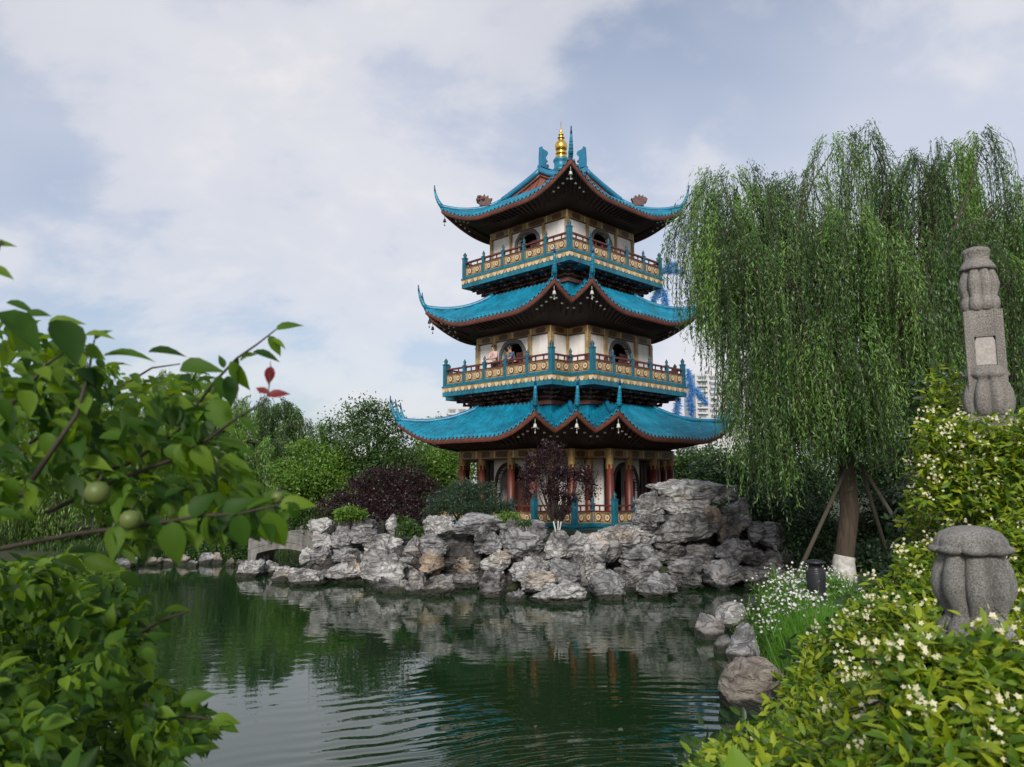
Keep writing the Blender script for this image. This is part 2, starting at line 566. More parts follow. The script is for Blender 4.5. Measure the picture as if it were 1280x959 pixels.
M['green'] = leaf_mat('green_leaf', [(0.025, 0.06, 0.016), (0.045, 0.095, 0.022), (0.075, 0.14, 0.03)], 0.3)
M['bright'] = leaf_mat('bright_green_leaf', [(0.06, 0.13, 0.02), (0.10, 0.20, 0.03), (0.16, 0.27, 0.04)], 0.35)
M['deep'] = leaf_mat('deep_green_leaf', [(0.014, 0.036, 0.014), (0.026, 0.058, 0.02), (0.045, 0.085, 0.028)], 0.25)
M['purple'] = leaf_mat('purple_leaf', [(0.018, 0.009, 0.011), (0.027, 0.012, 0.015), (0.048, 0.021, 0.024)], 0.25)
M['needle'] = leaf_mat('conifer_needle', [(0.014, 0.034, 0.018), (0.026, 0.055, 0.026), (0.042, 0.08, 0.035)], 0.2)
M['plum'] = leaf_mat('plum_leaf', [(0.012, 0.042, 0.006), (0.036, 0.095, 0.011), (0.085, 0.17, 0.018), (0.15, 0.24, 0.022)], 0.5, 0.55, 0.22, back=(0.055, 0.10, 0.035))  # darkest stop paints shade among the leaves
M['bush'] = leaf_mat('bush_leaf', [(0.010, 0.036, 0.005), (0.042, 0.105, 0.009), (0.15, 0.25, 0.02)], 0.45, 0.55, 0.25)  # low end darkened to put the bush's deep shade into the leaf colour
M['red_leaf'] = leaf_mat('red_leaf', [(0.22, 0.018, 0.02), (0.15, 0.02, 0.022)], 0.4)
M['fruit'] = mat('green_fruit', (0.10, 0.13, 0.03), (0.065, 0.09, 0.02), 14, 0.5)
M['jasmine'] = leaf_mat('jasmine_leaf', [(0.02, 0.06, 0.007), (0.09, 0.175, 0.012), (0.20, 0.28, 0.018), (0.31, 0.36, 0.025)], 0.4, 0.5, 0.3)  # wide range: dark end imitates shaded gaps in the foliage
M['blossom'] = leaf_mat('cream_blossom', [(0.55, 0.52, 0.28), (0.66, 0.63, 0.42), (0.74, 0.71, 0.54)], 0.3, 0.6)
M['daisy'] = leaf_mat('white_daisy', [(0.62, 0.58, 0.60), (0.74, 0.72, 0.72)], 0.25, 0.6)
M['blade'] = leaf_mat('grass_blade', [(0.05, 0.14, 0.012), (0.085, 0.22, 0.02), (0.12, 0.27, 0.03)], 0.35)

# ================================================================== the setting: ground and pond
POND = np.array([(1.0, -8), (1.0, 2.5), (2.0, 6), (3.3, 10), (3.9, 12), (4.5, 15), (5.1, 18), (6.2, 20.3), (8.0, 22.4), (8.8, 24.6), (7.4, 25.0),
                 (6, 24.6), (4.5, 24.2), (2.8, 23.8), (1.4, 23.6), (0, 24), (-2, 24.7), (-3.6, 25.2), (-5.2, 26.4), (-6.6, 27.6), (-8.6, 28.4), (-8.2, 29.3),
                 (-7, 30), (-7.4, 32.5), (-6.0, 36), (-9.4, 36.6), (-10.3, 34.6), (-12.4, 33.6), (-14.2, 31.8), (-17, 29.8), (-20, 27), (-24, 22), (-26, 12),
                 (-22, 6.6), (-8, 6.5), (-4.2, 5.4), (-2.7, 3), (-2.3, -8)])
CX, CY, PHI = 2.30, 33.5, math.radians(44.9)
FLOOR = 1.72


def sdf_poly(X, Y, poly):
    """distance to the outline, negative inside"""
    d = np.full(X.shape, 1e18)
    ins = np.zeros(X.shape, bool)
    n = len(poly)
    for i in range(n):
        ax, ay = poly[i]; bx_, by_ = poly[(i + 1) % n]
        ex, ey = bx_ - ax, by_ - ay
        wx, wy = X - ax, Y - ay
        t = np.clip((wx * ex + wy * ey) / (ex * ex + ey * ey), 0, 1)
        d = np.minimum(d, (wx - ex * t) ** 2 + (wy - ey * t) ** 2)
        c = ((ay <= Y) & (by_ > Y)) | ((by_ <= Y) & (ay > Y))
        with np.errstate(divide='ignore', invalid='ignore'):
            xi = ax + (Y - ay) / (by_ - ay) * ex
        ins ^= c & (X < xi)
    d = np.sqrt(d)
    return np.where(ins, -d, d)


def sstep(a, b, x):
    t = np.clip((x - a) / (b - a), 0, 1)
    return t * t * (3 - 2 * t)


def ground_z(X, Y):
    X = np.asarray(X, float); Y = np.asarray(Y, float)
    d = sdf_poly(X, Y, POND)
    P = np.stack([X.ravel() * 0.7, Y.ravel() * 0.7, X.ravel() * 0], 1)
    nz = fbm(P, 3, 5).reshape(X.shape)
    z = -0.9 + 1.5 * sstep(-0.9, 1.1, d) + 0.07 * nz
    r = np.hypot(X - CX, Y - CY)
    z = z + 0.95 * sstep(9.6, 6.6, r) * sstep(0.3, 1.8, d)                 # the pagoda's mound
    z = z + 0.35 * sstep(0.2, 2.5, d) * sstep(8.0, 4.0, Y) * (X > 0)
    return z


gx = np.concatenate([np.array([-1500, -700, -300, -150, -90, -62]), np.arange(-46, 31, 0.5), np.array([36, 46, 60, 90, 150, 300, 700, 1500])])
gy = np.concatenate([np.array([-300, -120, -50, -20, -8]), np.arange(-4, 60, 0.5), np.array([64, 72, 90, 130, 220, 400, 800, 1600, 2600])])
GX, GY = np.meshgrid(gx, gy)
GZ = ground_z(GX, GY)
V = np.stack([GX.ravel(), GY.ravel(), GZ.ravel()], 1)
nx_, ny_ = len(gx), len(gy)
ii = (np.arange(ny_ - 1)[:, None] * nx_ + np.arange(nx_ - 1)[None]).ravel()
Q = np.stack([ii, ii + 1, ii + nx_ + 1, ii + nx_], 1)
tag(link('ground', fast_mesh('ground', V, Q, M['soil'], smooth=True)), kind='structure')


def water_mat():
    m, t, b, out = mat_base('pond_water')
    b.inputs['Base Color'].default_value = (0.009, 0.027, 0.009, 1)
    b.inputs['Roughness'].default_value = 0.02
    b.inputs['IOR'].default_value = 1.72
    b.inputs['Specular IOR Level'].default_value = 0.5
    co = t.nodes.new('ShaderNodeTexCoord')
    mp1 = N(t, 'ShaderNodeMapping'); mp1.inputs['Scale'].default_value = (0.55, 1.0, 1)
    t.links.new(co.outputs['Object'], mp1.inputs[0])
    a = N(t, 'ShaderNodeTexNoise', Scale=2.6, Detail=3.0, Roughness=0.5)
    t.links.new(mp1.outputs[0], a.inputs['Vector'])
    mp2 = N(t, 'ShaderNodeMapping'); mp2.inputs['Location'].default_value = (-2.6, -2.0, 0)
    t.links.new(co.outputs['Object'], mp2.inputs[0])
    w = N(t, 'ShaderNodeTexWave', wave_type='RINGS', rings_direction='Z', Scale=0.85, Distortion=13.0, Detail=3.0)
    w.inputs['Detail Scale'].default_value = 0.35
    t.links.new(mp2.outputs[0], w.inputs['Vector'])
    # the rings fade away from the near end of the pond
    ln = N(t, 'ShaderNodeVectorMath', operation='LENGTH')
    t.links.new(mp2.outputs[0], ln.inputs[0])
    mr = N(t, 'ShaderNodeMapRange')
    mr.inputs['From Min'].default_value = 6.5; mr.inputs['From Max'].default_value = 12.0
    mr.inputs['To Min'].default_value = 0.016; mr.inputs['To Max'].default_value = 0.0008
    t.links.new(ln.outputs[1], mr.inputs['Value'])
    gm = N(t, 'ShaderNodeTexNoise', Scale=0.33, Detail=2.0)
    t.links.new(mp2.outputs[0], gm.inputs['Vector'])
    gr = ramp(t, [(0.42, 0.12), (0.62, 1.0)])
    t.links.new(gm.outputs[0], gr.inputs[0])
    mk = N(t, 'ShaderNodeMath', operation='MULTIPLY')
    t.links.new(mr.outputs[0], mk.inputs[0]); t.links.new(gr.outputs[0], mk.inputs[1])
    ml = N(t, 'ShaderNodeMath', operation='MULTIPLY')
    t.links.new(w.outputs['Fac'], ml.inputs[0]); t.links.new(mk.outputs[0], ml.inputs[1])
    # patches of calm and of breeze
    pn = N(t, 'ShaderNodeTexNoise', Scale=0.16, Detail=2.0)
    t.links.new(co.outputs['Object'], pn.inputs['Vector'])
    pr = ramp(t, [(0.4, 0.0018), (0.62, 0.009)])
    t.links.new(pn.outputs[0], pr.inputs[0])
    ma = N(t, 'ShaderNodeMath', operation='MULTIPLY')
    t.links.new(a.outputs[0], ma.inputs[0]); t.links.new(pr.outputs[0], ma.inputs[1])
    ad = N(t, 'ShaderNodeMath', operation='ADD')
    t.links.new(ma.outputs[0], ad.inputs[0]); t.links.new(ml.outputs[0], ad.inputs[1])
    bp = N(t, 'ShaderNodeBump', Strength=1.0, Distance=1.0)
    t.links.new(ad.outputs[0], bp.inputs['Height'])
    t.links.new(bp.outputs[0], b.inputs['Normal'])
    return m


wm = MB()
wm.add([(-40, -20, 0), (12, -20, 0), (12, 40, 0), (-40, 40, 0)], [(0, 1, 2, 3)])
tag(wm.obj('pond_water', water_mat()), kind='structure')

# ================================================================== the pagoda
pag = empty('pagoda', (CX, CY, 0), 'three-storey pagoda with blue glazed upturned roofs, white walls and gold-panelled balconies', 'pagoda', rz=PHI)


def poly(h, n, k):
    """square plan of half side h whose corners are cut back in k steps of n; returns points (u, v, convex)"""
    q = []
    for i in range(k + 1):
        q.append((h - (k - i) * n, -h + i * n, True))
        if i < k:
            q.append((h - (k - i) * n, -h + (i + 1) * n, False))
    out = []
    for r in range(4):
        for (u, v, c) in q:
            for _ in range(r):
                u, v = -v, u
            out.append((u, v, c))
    return out


def offset_fix(P, d):
    """points of P moved outward by d along their mitre"""
    n = len(P)
    o = []
    for i in range(n):
        a, b, c = Vector(P[i - 1][:2]), Vector(P[i][:2]), Vector(P[(i + 1) % n][:2])
        e1, e2 = (b - a).normalized(), (c - b).normalized()
        n1, n2 = Vector((e1.y, -e1.x)), Vector((e2.y, -e2.x))
        q = b + (n1 + n2) * d
        o.append((q.x, q.y, P[i][2]))
    return o


def prism_ring(mb, P, z0, z1, mi=0, top=True, bottom=True):
    n = len(P)
    v = [(p[0], p[1], z0) for p in P] + [(p[0], p[1], z1) for p in P]
    f = [(i, (i + 1) % n, n + (i + 1) % n, n + i) for i in range(n)]
    if top: f.append(tuple(range(n, 2 * n)))
    if bottom: f.append(tuple(range(n - 1, -1, -1)))
    mb.add(v, f, mi)


def edge_frame(a, b, z=0.0):
    """matrix: local x along the edge from a, local y outward, z up"""
    a, b = Vector(a[:2]), Vector(b[:2])
    e = (b - a).normalized()
    o = Vector((e.y, -e.x))
    return Matrix(((e.x, o.x, 0, a.x), (e.y, o.y, 0, a.y), (0, 0, 1, z), (0, 0, 0, 1))), (b - a).length


PITCH = 0.235


def tile_wave(w):
    c = np.cos(2 * PI * w / PITCH)
    return 0.085 * np.clip(c + 0.15, 0, None) ** 0.6


class Roof:
    def __init__(s, Pin, Pout, zin, zout, lift, flare, reach=2.3, k=0.42):
        s.I, s.O, s.zin, s.zout, s.lift, s.flare, s.reach, s.k = Pin, Pout, zin, zout, lift, flare, reach, k
        s.n = len(Pout)

    def surf(s, i, S, Tt):
        """points of patch i at edge parameters S and slope parameters Tt (0 top, 1 eave)"""
        O0, O1 = np.array(s.O[i][:2]), np.array(s.O[(i + 1) % s.n][:2])
        I0, I1 = np.array(s.I[i][:2]), np.array(s.I[(i + 1) % s.n][:2])
        Ln = np.linalg.norm(O1 - O0)
        o = O0 + (O1 - O0) * S[..., None]
        a = I0 + (I1 - I0) * S[..., None]
        p = a + (o - a) * Tt[..., None]
        g = Tt * (1 + s.k * (1 - Tt))
        z = s.zin + (s.zout - s.zin) * g
        for c, dd, A, B in ((s.O[i][2], S * Ln, O0, I0), (s.O[(i + 1) % s.n][2], (1 - S) * Ln, O1, I1)):
            if c:
                pr = np.clip(1 - dd / s.reach, 0, 1)
                dg = (A - B) / np.linalg.norm(A - B)
                p = p + dg * (s.flare * pr ** 2 * Tt ** 2)[..., None]
                z = z + s.lift * pr ** 2 * Tt ** 1.7
        return np.concatenate([p, z[..., None]], -1), (O1 - O0) / Ln

    def tiles(s, name, parent, m):
        V, Q, off = [], [], 0
        for i in range(s.n):
            Ln = np.linalg.norm(np.array(s.O[i][:2]) - np.array(s.O[(i + 1) % s.n][:2]))
            nS, nT = max(24, int(Ln / 0.03)), 14
            S, Tt = np.meshgrid(np.linspace(0, 1, nS + 1), np.linspace(0, 1, nT + 1))
            P, e = s.surf(i, S, Tt)
            w = P[..., :2] @ e
            mid = np.array(s.O[i][:2]) @ e
            P[..., 2] += tile_wave(w - mid - PITCH / 2) + 0.02 * ((Tt * nT) % 2)
            lo = P[-1].copy(); lo[:, 2] -= 0.07
            P = np.concatenate([P, lo[None]], 0)
            nr = nT + 2
            V.append(P.reshape(-1, 3))
            ii = (np.arange(nr - 1)[:, None] * (nS + 1) + np.arange(nS)[None]).ravel() + off
            Q.append(np.stack([ii, ii + nS + 1, ii + nS + 2, ii + 1], 1))
            off += nr * (nS + 1)
        return link(name, fast_mesh(name, np.concatenate(V), np.concatenate(Q), m, smooth=True), parent)

    def fascia(s, name, parent, m):
        V, Q, off = [], [], 0
        for i in range(s.n):
            nS = 40
            S = np.linspace(0, 1, nS + 1)
            a, _ = s.surf(i, S, np.full_like(S, 0.985)); b, _ = s.surf(i, S, np.full_like(S, 0.955))
            rows = [a + [0, 0, -0.03], a + [0, 0, -0.23], b + [0, 0, -0.27], b + [0, 0, -0.12]]
            V.append(np.stack(rows).reshape(-1, 3))
            for r in range(3):
                ii = r * (nS + 1) + np.arange(nS) + off
                Q.append(np.stack([ii, ii + nS + 1, ii + nS + 2, ii + 1], 1))
            off += 4 * (nS + 1)
        return link(name, fast_mesh(name, np.concatenate(V), np.concatenate(Q), m, smooth=False), parent)

    def soffit(s, name, parent, mats, W, zw):
        """underside from the wall outline W at height zw up and out to the eave, with rafters"""
        mb = MB()
        for i in range(s.n):
            nS = 24
            S = np.linspace(0, 1, nS + 1)
            a, e = s.surf(i, S, np.full_like(S, 0.965)); a = a + [0, 0, -0.15]
            w0, w1 = np.array([*W[i][:2], zw]), np.array([*W[(i + 1) % s.n][:2], zw])
            b = w0 + (w1 - w0) * S[:, None]
            mdl = b + (a - b) * 0.5; mdl[:, 2] = b[:, 2] + (a[:, 2] - b[:, 2]) * 0.42
            v = np.concatenate([b, mdl, a]); n1 = nS + 1
            mb.add(v.tolist(), [(r * n1 + j, r * n1 + j + 1, (r + 1) * n1 + j + 1, (r + 1) * n1 + j) for r in range(2) for j in range(nS)], 0, True)
            Ln = np.linalg.norm(np.array(s.O[i][:2]) - np.array(s.O[(i + 1) % s.n][:2]))
            cnt = max(3, int(Ln / 0.27))
            for j in range(cnt):
                S1 = np.array([(j + 0.5) / cnt])
                A = s.surf(i, S1, np.array([0.955]))[0][0] + [0, 0, -0.20]
                B = w0 + (w1 - w0) * S1[0]
                Mx = B + (A - B) * 0.5; Mx[2] = B[2] + (A[2] - B[2]) * 0.42 - 0.03
                mb.tube([Vector(A), Vector(Mx)], 0.045, 4, 1, True, False)
                if (s.O[i][2] and j < 4) or (s.O[(i + 1) % s.n][2] and cnt - 1 - j < 4):
                    q = Vector(Mx).lerp(Vector(A), .55)
                    mb.box((-.035, -.035, -.07), (.035, .035, -.02), 2, Matrix.Translation(q))
        return mb.obj(name, mats, parent)

    def corner(s, i):
        """hip line of convex corner i from top to tip"""
        t = np.linspace(0, 1, 15)
        P, _ = s.surf(i, np.zeros_like(t), t)
        return P


def hip_and_horn(R, i, parent, height=1.0, out=0.34, t0=0.02):
    P = R.corner(i)
    d = np.array(R.O[i][:2]) - np.array(R.I[i][:2]); d = d / np.linalg.norm(d)
    pts = [Vector(p) + Vector((0, 0, 0.09)) for p in P[0:]]
    rad = [0.10] * len(pts)
    hip = MB().tube(pts, rad, 8)
    h = hip.obj('hip_ridge', M['ridge'], parent)
    tip = pts[-1]
    hp, hr = [], []
    for j in range(9):
        q = j / 8
        hp.append(tip + Vector((d[0], d[1], 0)) * (out * (1 - (1 - q) ** 1.7) - 0.06) + Vector((0, 0, height * q ** 1.25)))
        hr.append(0.085 * (1 - q) ** 0.9 + 0.022)
    hm = MB().tube(hp[:7], hr[:7], 7, 0)
    for j in (1, 2, 3, 4):
        hm.lathe([(hr[j] + .004, -0.02), (hr[j] + .010, 0.0), (hr[j] + .004, 0.02)], 8, hp[j], 0)
    hm.tube(hp[6:], hr[6:], 7, 1)
    hm.obj('horn', [M['tile'], M['horn']], h)
    # wind bell under the tip
    b = Vector(P[-2]) + Vector((0, 0, -0.62))
    wb = MB()
    wb.tube([b + Vector((0, 0, 0.42)), b + Vector((0, 0, 0.12))], 0.012, 5, 0)
    wb.lathe([(0.02, 0.15), (0.05, 0.13), (0.06, 0.06), (0.085, 0.0), (0.07, -0.005)], 12, b, 0)
    wb.tube([b, b + Vector((0, 0, -0.14))], 0.008, 5, 0)
    wb.box((-0.03, -0.004, -0.20), (0.03, 0.004, -0.13), 0, Matrix.Translation(b))
    wb.obj('wind_bell', M['pale_bell'] if R.near(i) else M['bronze'], parent)


def _near(s, i):
    return s.O[i][0] + s.O[i][1] < -2.5
Roof.near = _near


def grand_roof(name, R, W, zw):
    r = R.tiles(name, pag, M['tile'])
    R.fascia('eave_fascia', r, M['fascia'])
    R.soffit('eave_soffit', r, [M['dark_wood'], M['bracket'], M['white']], W, zw)
    return r


# ---- plans and levels of the storeys
N1 = 1.04
COL1 = poly(4.15, N1, 2)
WALL1 = poly(3.35, N1, 2)
WALL2 = poly(3.20, 1.05, 1)
WALL3 = poly(2.28, 0, 0)
BAL2, BAL3 = poly(4.33, 1.10, 1), poly(3.25, 0, 0)
RAIL1 = poly(5.0, N1, 2)
Z2, Z3 = 7.45, 12.50


# ---- wind-up of the plinth
pb = MB()
prism_ring(pb, offset_fix(RAIL1, 0.14), 0.5, FLOOR - 0.28, 1)
prism_ring(pb, offset_fix(RAIL1, 0.20), FLOOR - 0.28, FLOOR - 0.16, 0)
prism_ring(pb, offset_fix(RAIL1, 0.12), FLOOR - 0.16, FLOOR - 0.05, 0)
prism_ring(pb, offset_fix(RAIL1, 0.16), FLOOR - 0.05, FLOOR, 0)
plinth = pb.obj('plinth', [M['teal'], M['teal_dark']], pag)

# ---- railing posts and panels
POST_ME, PANEL_ME = {}, {}


def post_mesh(big):
    mb = MB()
    w, h = (0.09, 1.12) if big else (0.065, 0.92)
    mb.box((-w, -w, -0.02), (w, w, h * 0.86), 0)
    mb.box((-w - .02, -w - .02, h * 0.84), (w + .02, w + .02, h * 0.88), 0)
    mb.lathe([(w * .7, 0), (w * 1.0, .03), (w * .6, .06), (w * 1.0, .11), (w * .95, .16), (w * .45, .22), (w * .1, .27)], 10, (0, 0, h * 0.88), 1)
    return mb.mesh('railing_post', [M['teal'], M['teal_dark']])


def panel_mesh(L, depth=0.07):
    """gold board with two round medallions in dark octagons, red hand rail above"""
    mb = MB()
    y0, y1 = -depth / 2, depth / 2
    mb.box((0.06, y0 - .02, 0.02), (L - 0.06, y1 + .02, 0.10), 3)
    mb.box((0.06, y0, 0.10), (L - 0.06, y1, 0.50), 0)
    mb.box((0.06, y0 - .025, 0.50), (L - 0.06, y1 + .025, 0.545), 2)
    mb.box((0.06, y0 - .02, 0.70), (L - 0.06, y1 + .02, 0.765), 2)
    for x in (L * .33, L * .67):
        mb.box((x - .02, -.02, .545), (x + .02, .02, .70), 2)
    # recessed border lines
    for xx in (0.10, L - 0.13):
        mb.box((xx, y0 - .006, 0.14), (xx + .03, y1 + .006, 0.46), 5)
    for zz in (0.13, 0.445):
        mb.box((0.10, y0 - .006, zz), (L - 0.10, y1 + .006, zz + .025), 5)
    for x in (L * .30, L * .70):
        for sgn in (1, -1):
            Mx = Matrix.Translation((x, sgn * (depth / 2 + .004), 0.30)) @ Matrix.Rotation(-sgn * PI / 2, 4, 'X')
            mb.lathe([(0.155, -0.003), (0.155, 0.006)], 8, (0, 0, 0), 2, smooth=False, M=Mx)
            mb.lathe([(0.108, 0.006), (0.112, 0.020), (0.095, 0.024), (0.062, 0.024), (0.055, 0.012)], 18, (0, 0, 0), 4, smooth=False, M=Mx)
            mb.lathe([(0.05, 0.012), (0.04, 0.018)], 8, (0, 0, 0), 1, smooth=False, M=Mx)
    return mb.mesh('railing_panel', [M['gold'], M['gold_dull'], M['redbrown'], M['teal'], M['cream'], M['umber']])


def railing(parent, P, z, seg=1.3, skip=None):
    if not POST_ME:
        POST_ME[True], POST_ME[False] = post_mesh(True), post_mesh(False)
    n = len(P)
    for i in range(n):
        Mx, L = edge_frame(P[i], P[(i + 1) % n], z)
        cnt = max(1, round(L / seg))
        step = L / cnt
        for j in range(cnt):
            p0 = Mx @ Vector((j * step, 0, 0))
            if skip is None or not skip(p0):
                o = link('railing_post', POST_ME[bool(j == 0 and P[i][2])], parent, p0)
            key = round(step, 3)
            if key not in PANEL_ME:
                PANEL_ME[key] = panel_mesh(step)
            pm = Mx @ Vector(((j + .5) * step, 0, 0))
            if skip is None or not skip(pm):
                o = link('railing_panel', PANEL_ME[key], parent, p0)
                o.rotation_euler = (0, 0, math.atan2(Mx[1][0], Mx[0][0]))


def far_side(p):
    return p.x > 1.2 and p.y > 1.2


railing(plinth, RAIL1, FLOOR, 1.16, lambda p: far_side(p))


# ---- columns of the ground storey
def column_meshes(h, r=0.15):
    a = MB(); a.lathe([(r * 1.35, 0), (r * 1.4, .06), (r * 1.05, .16), (r, .2), (r * .96, h)], 16)
    b = MB(); b.lathe([(r * 1.02, h - .62), (r * 1.09, h - .58), (r * 1.03, h - .54), (r * 1.03, h - .18), (r * 1.09, h - .14), (r * 1.03, h - .1), (r * 1.02, h)], 16)
    for k in range(6):
        an = k * PI / 3
        b.box((r * 1.0, -.035, h - .78), (r * 1.04, .035, h - .58), 0, Matrix.Rotation(an, 4, 'Z'))
    return a.mesh('column', M['redbrown']), b.mesh('painted_capital', M['gold_dull'])


cm, cb = column_meshes(4.6 - FLOOR)
spots = []
n = len(COL1)
for i in range(n):
    a, b = COL1[i], COL1[(i + 1) % n]
    spots.append((a[0], a[1]))
    Mx, L = edge_frame(a, b)
    if L > 2:
        for w in (L * .5 - .85, L * .5 + .85):
            q = Mx @ Vector((w, 0, 0)); spots.append((q.x, q.y))
for (u, v) in spots:
    c = link('column', cm, pag, (u, v, FLOOR))
    link('painted_capital', cb, c)


def painted_beam(P, z0, z1, th, name='painted_beam', step=1.0):
    """gold beam with umber lozenges and thin teal lines, along an outline"""
    mb = MB()
    prism_ring(mb, offset_fix(P, th), z0, z1, 0, True, True)
    n = len(P)
    PP = offset_fix(P, th)
    for i in range(n):
        Mx, L = edge_frame(PP[i], PP[(i + 1) % n])
        cnt = max(1, round(L / step))
        h = z1 - z0
        mb.box((0.0, -.02, z1 - .045), (L, .012, z1 + .002), 2, Mx)
        mb.box((0.0, -.02, z0 - .002), (L, .012, z0 + .04), 2, Mx)
        for j in range(cnt):
            x0 = L * (j + .5) / cnt
            big = (j == cnt // 2 and cnt > 2)
            hw = (0.44 if big else 0.26) * min(1, L / cnt)
            zc_, hh = (z0 + z1) / 2, h * .30
            o = [(x0 - hw, zc_ - hh * .5), (x0 - hw, zc_ + hh * .5), (x0 - hw * .75, zc_ + hh), (x0 + hw * .75, zc_ + hh), (x0 + hw, zc_ + hh * .5),
                 (x0 + hw, zc_ - hh * .5), (x0 + hw * .75, zc_ - hh), (x0 - hw * .75, zc_ - hh)]
            mb.prism(o[::-1], Mx @ Matrix.Translation((0, -.01, 0)), 0.022, 1)
            mb.box((x0 + L / cnt / 2 - .03, -.01, z0 + .05), (x0 + L / cnt / 2 + .03, .012, z1 - .05), 3, Mx)
    return mb.obj(name, [M['gold_dull'], M['umber'], M['bracket'], M['cream']], pag)


painted_beam(COL1, 4.22, 4.62, 0.10)


# ---- walls with arched openings
def arch_r(th, a, b):
    p = 2.5 if math.sin(th) > 0 else 9.0
    c, s_ = abs(math.cos(th)), abs(math.sin(th))
    return (((c / a) ** p) + ((s_ / b) ** p)) ** (-1 / p)


def wall_bay(mb, Mx, x0, x1, z0, z1, th=0.16, opening=None):
    """a stretch of wall; opening = (centre x, centre z, half width, half height) cut right through"""
    if opening is None:
        mb.box((x0, -th, z0), (x1, 0, z1), 0, Mx)
        return None
    cx, cz, a, b = opening
    ang = set(2 * PI * k / 48 for k in range(48))
    for X, Z in ((x0, z0), (x1, z0), (x1, z1), (x0, z1)):
        ang.add(math.atan2(Z - cz, X - cx) % (2 * PI))
    ang = sorted(ang)
    inn, outr = [], []
    for t in ang:
        c, s_ = math.cos(t), math.sin(t)
        r = arch_r(t, a, b)
        inn.append((cx + r * c, cz + r * s_))
        k = 1e9
        if c > 1e-9: k = min(k, (x1 - cx) / c)
        if c < -1e-9: k = min(k, (x0 - cx) / c)
        if s_ > 1e-9: k = min(k, (z1 - cz) / s_)
        if s_ < -1e-9: k = min(k, (z0 - cz) / s_)
        outr.append((cx + k * c, cz + k * s_))
    m = len(ang)
    for y, flip in ((0, False), (-th, True)):
        v = [Mx @ Vector((x, y, z)) for x, z in inn] + [Mx @ Vector((x, y, z)) for x, z in outr]
        f = [(i, (i + 1) % m, m + (i + 1) % m, m + i) for i in range(m)]
        mb.add(v, [q[::-1] for q in f] if flip else f)
    v = [Mx @ Vector((x, 0, z)) for x, z in inn] + [Mx @ Vector((x, -th, z)) for x, z in inn]
    mb.add(v, [(i, m + i, m + (i + 1) % m, (i + 1) % m) for i in range(m)])
    return ang


def arch_frame(Mx, cx, cz, a, b, w, name, m, lobes=True):
    mb = MB()
    angs = [2 * PI * k / 64 for k in range(64)]
    rings = []
    for (grow, y) in ((0.0, -.17), (0.0, .05), (w, .05), (w, .002)):
        row = []
        for t in angs:
            r = arch_r(t, a + grow, b + grow)
            if lobes and grow > 0:
                r += 0.035 * abs(math.sin(4 * t))
            row.append(Mx @ Vector((cx + r * math.cos(t), y, cz + r * math.sin(t))))
        rings.append(row)
    v = [p for r in rings for p in r]
    f = [(q * 64 + k, q * 64 + (k + 1) % 64, (q + 1) * 64 + (k + 1) % 64, (q + 1) * 64 + k) for q in range(3) for k in range(64)]
    mb.add(v, [x[::-1] for x in f])
    return mb.obj(name, m, pag)


def storey_walls(P, z0, z1, op, posts, frame_m, frame_name, post_m, lobes=True, double_post=True):
    n = len(P)
    wall = MB()
    for i in range(n):
        Mx, L = edge_frame(P[i], P[(i + 1) % n])
        if L > 2:
            wall_bay(wall, Mx, 0.0, L / 2 - posts, z0, z1)
            cx, cz, a, b = L / 2, op[0], op[1], op[2]
            wall_bay(wall, Mx, L / 2 - posts, L / 2 + posts, z0, z1, 0.16, (cx, cz, a, b))
            wall_bay(wall, Mx, L / 2 + posts, L, z0, z1)
            fr = arch_frame(Mx, cx, cz, a, b, 0.13, frame_name, frame_m, lobes)
            # a folded-back leaf of the door or shutter standing inside the opening
            lf = MB()
            lf.box((L / 2 + a * .15, -.14, cz - b + .02), (L / 2 + a * .98, -.10, cz + b * .45), 0, Mx)
            for k in range(3):
                xx = L / 2 + a * (.22 + .25 * k)
                lf.box((xx, -.10, cz - b * .8), (xx + a * .17, -.085, cz + b * .38), 1, Mx)
            lf.obj('shutter', [M['redbrown'], M['bracket']], fr)
        else:
            wall_bay(wall, Mx, 0.0, L, z0, z1)
    wall.obj('wall', M['white'], pag)
    # posts standing proud of the plaster
    for i in range(n):
        Mx, L = edge_frame(P[i], P[(i + 1) % n])
        ws = [0.0] + ([L / 2 - posts, L / 2 + posts] if L > 2 else [])
        for w in ws:
            q = Mx @ Vector((w, 0.015, 0))
            o = link('wall_post', post_m[0], pag, (q.x, q.y, z0))
            o.rotation_euler = (0, 0, math.atan2(Mx[1][0], Mx[0][0]))
            if post_m[1] is not None:
                g = link('gilt_band', post_m[1], o)


def wall_post_meshes(h, w, lower, upper, frac):
    a = MB(); a.box((-w, -w, 0), (w, w, h * frac if upper else h), 0)
    if not upper:
        return a.mesh('wall_post', lower), None
    b = MB(); b.box((-w, -w, h * frac), (w, w, h), 0)
    b.box((-w - .012, -w - .012, h * frac - .03), (w + .012, w + .012, h * frac + .03), 0)
    b.box((-w - .012, -w - .012, h - .2), (w + .012, w + .012, h - .14), 0)
    return a.mesh('wall_post', lower), b.mesh('gilt_band', upper)


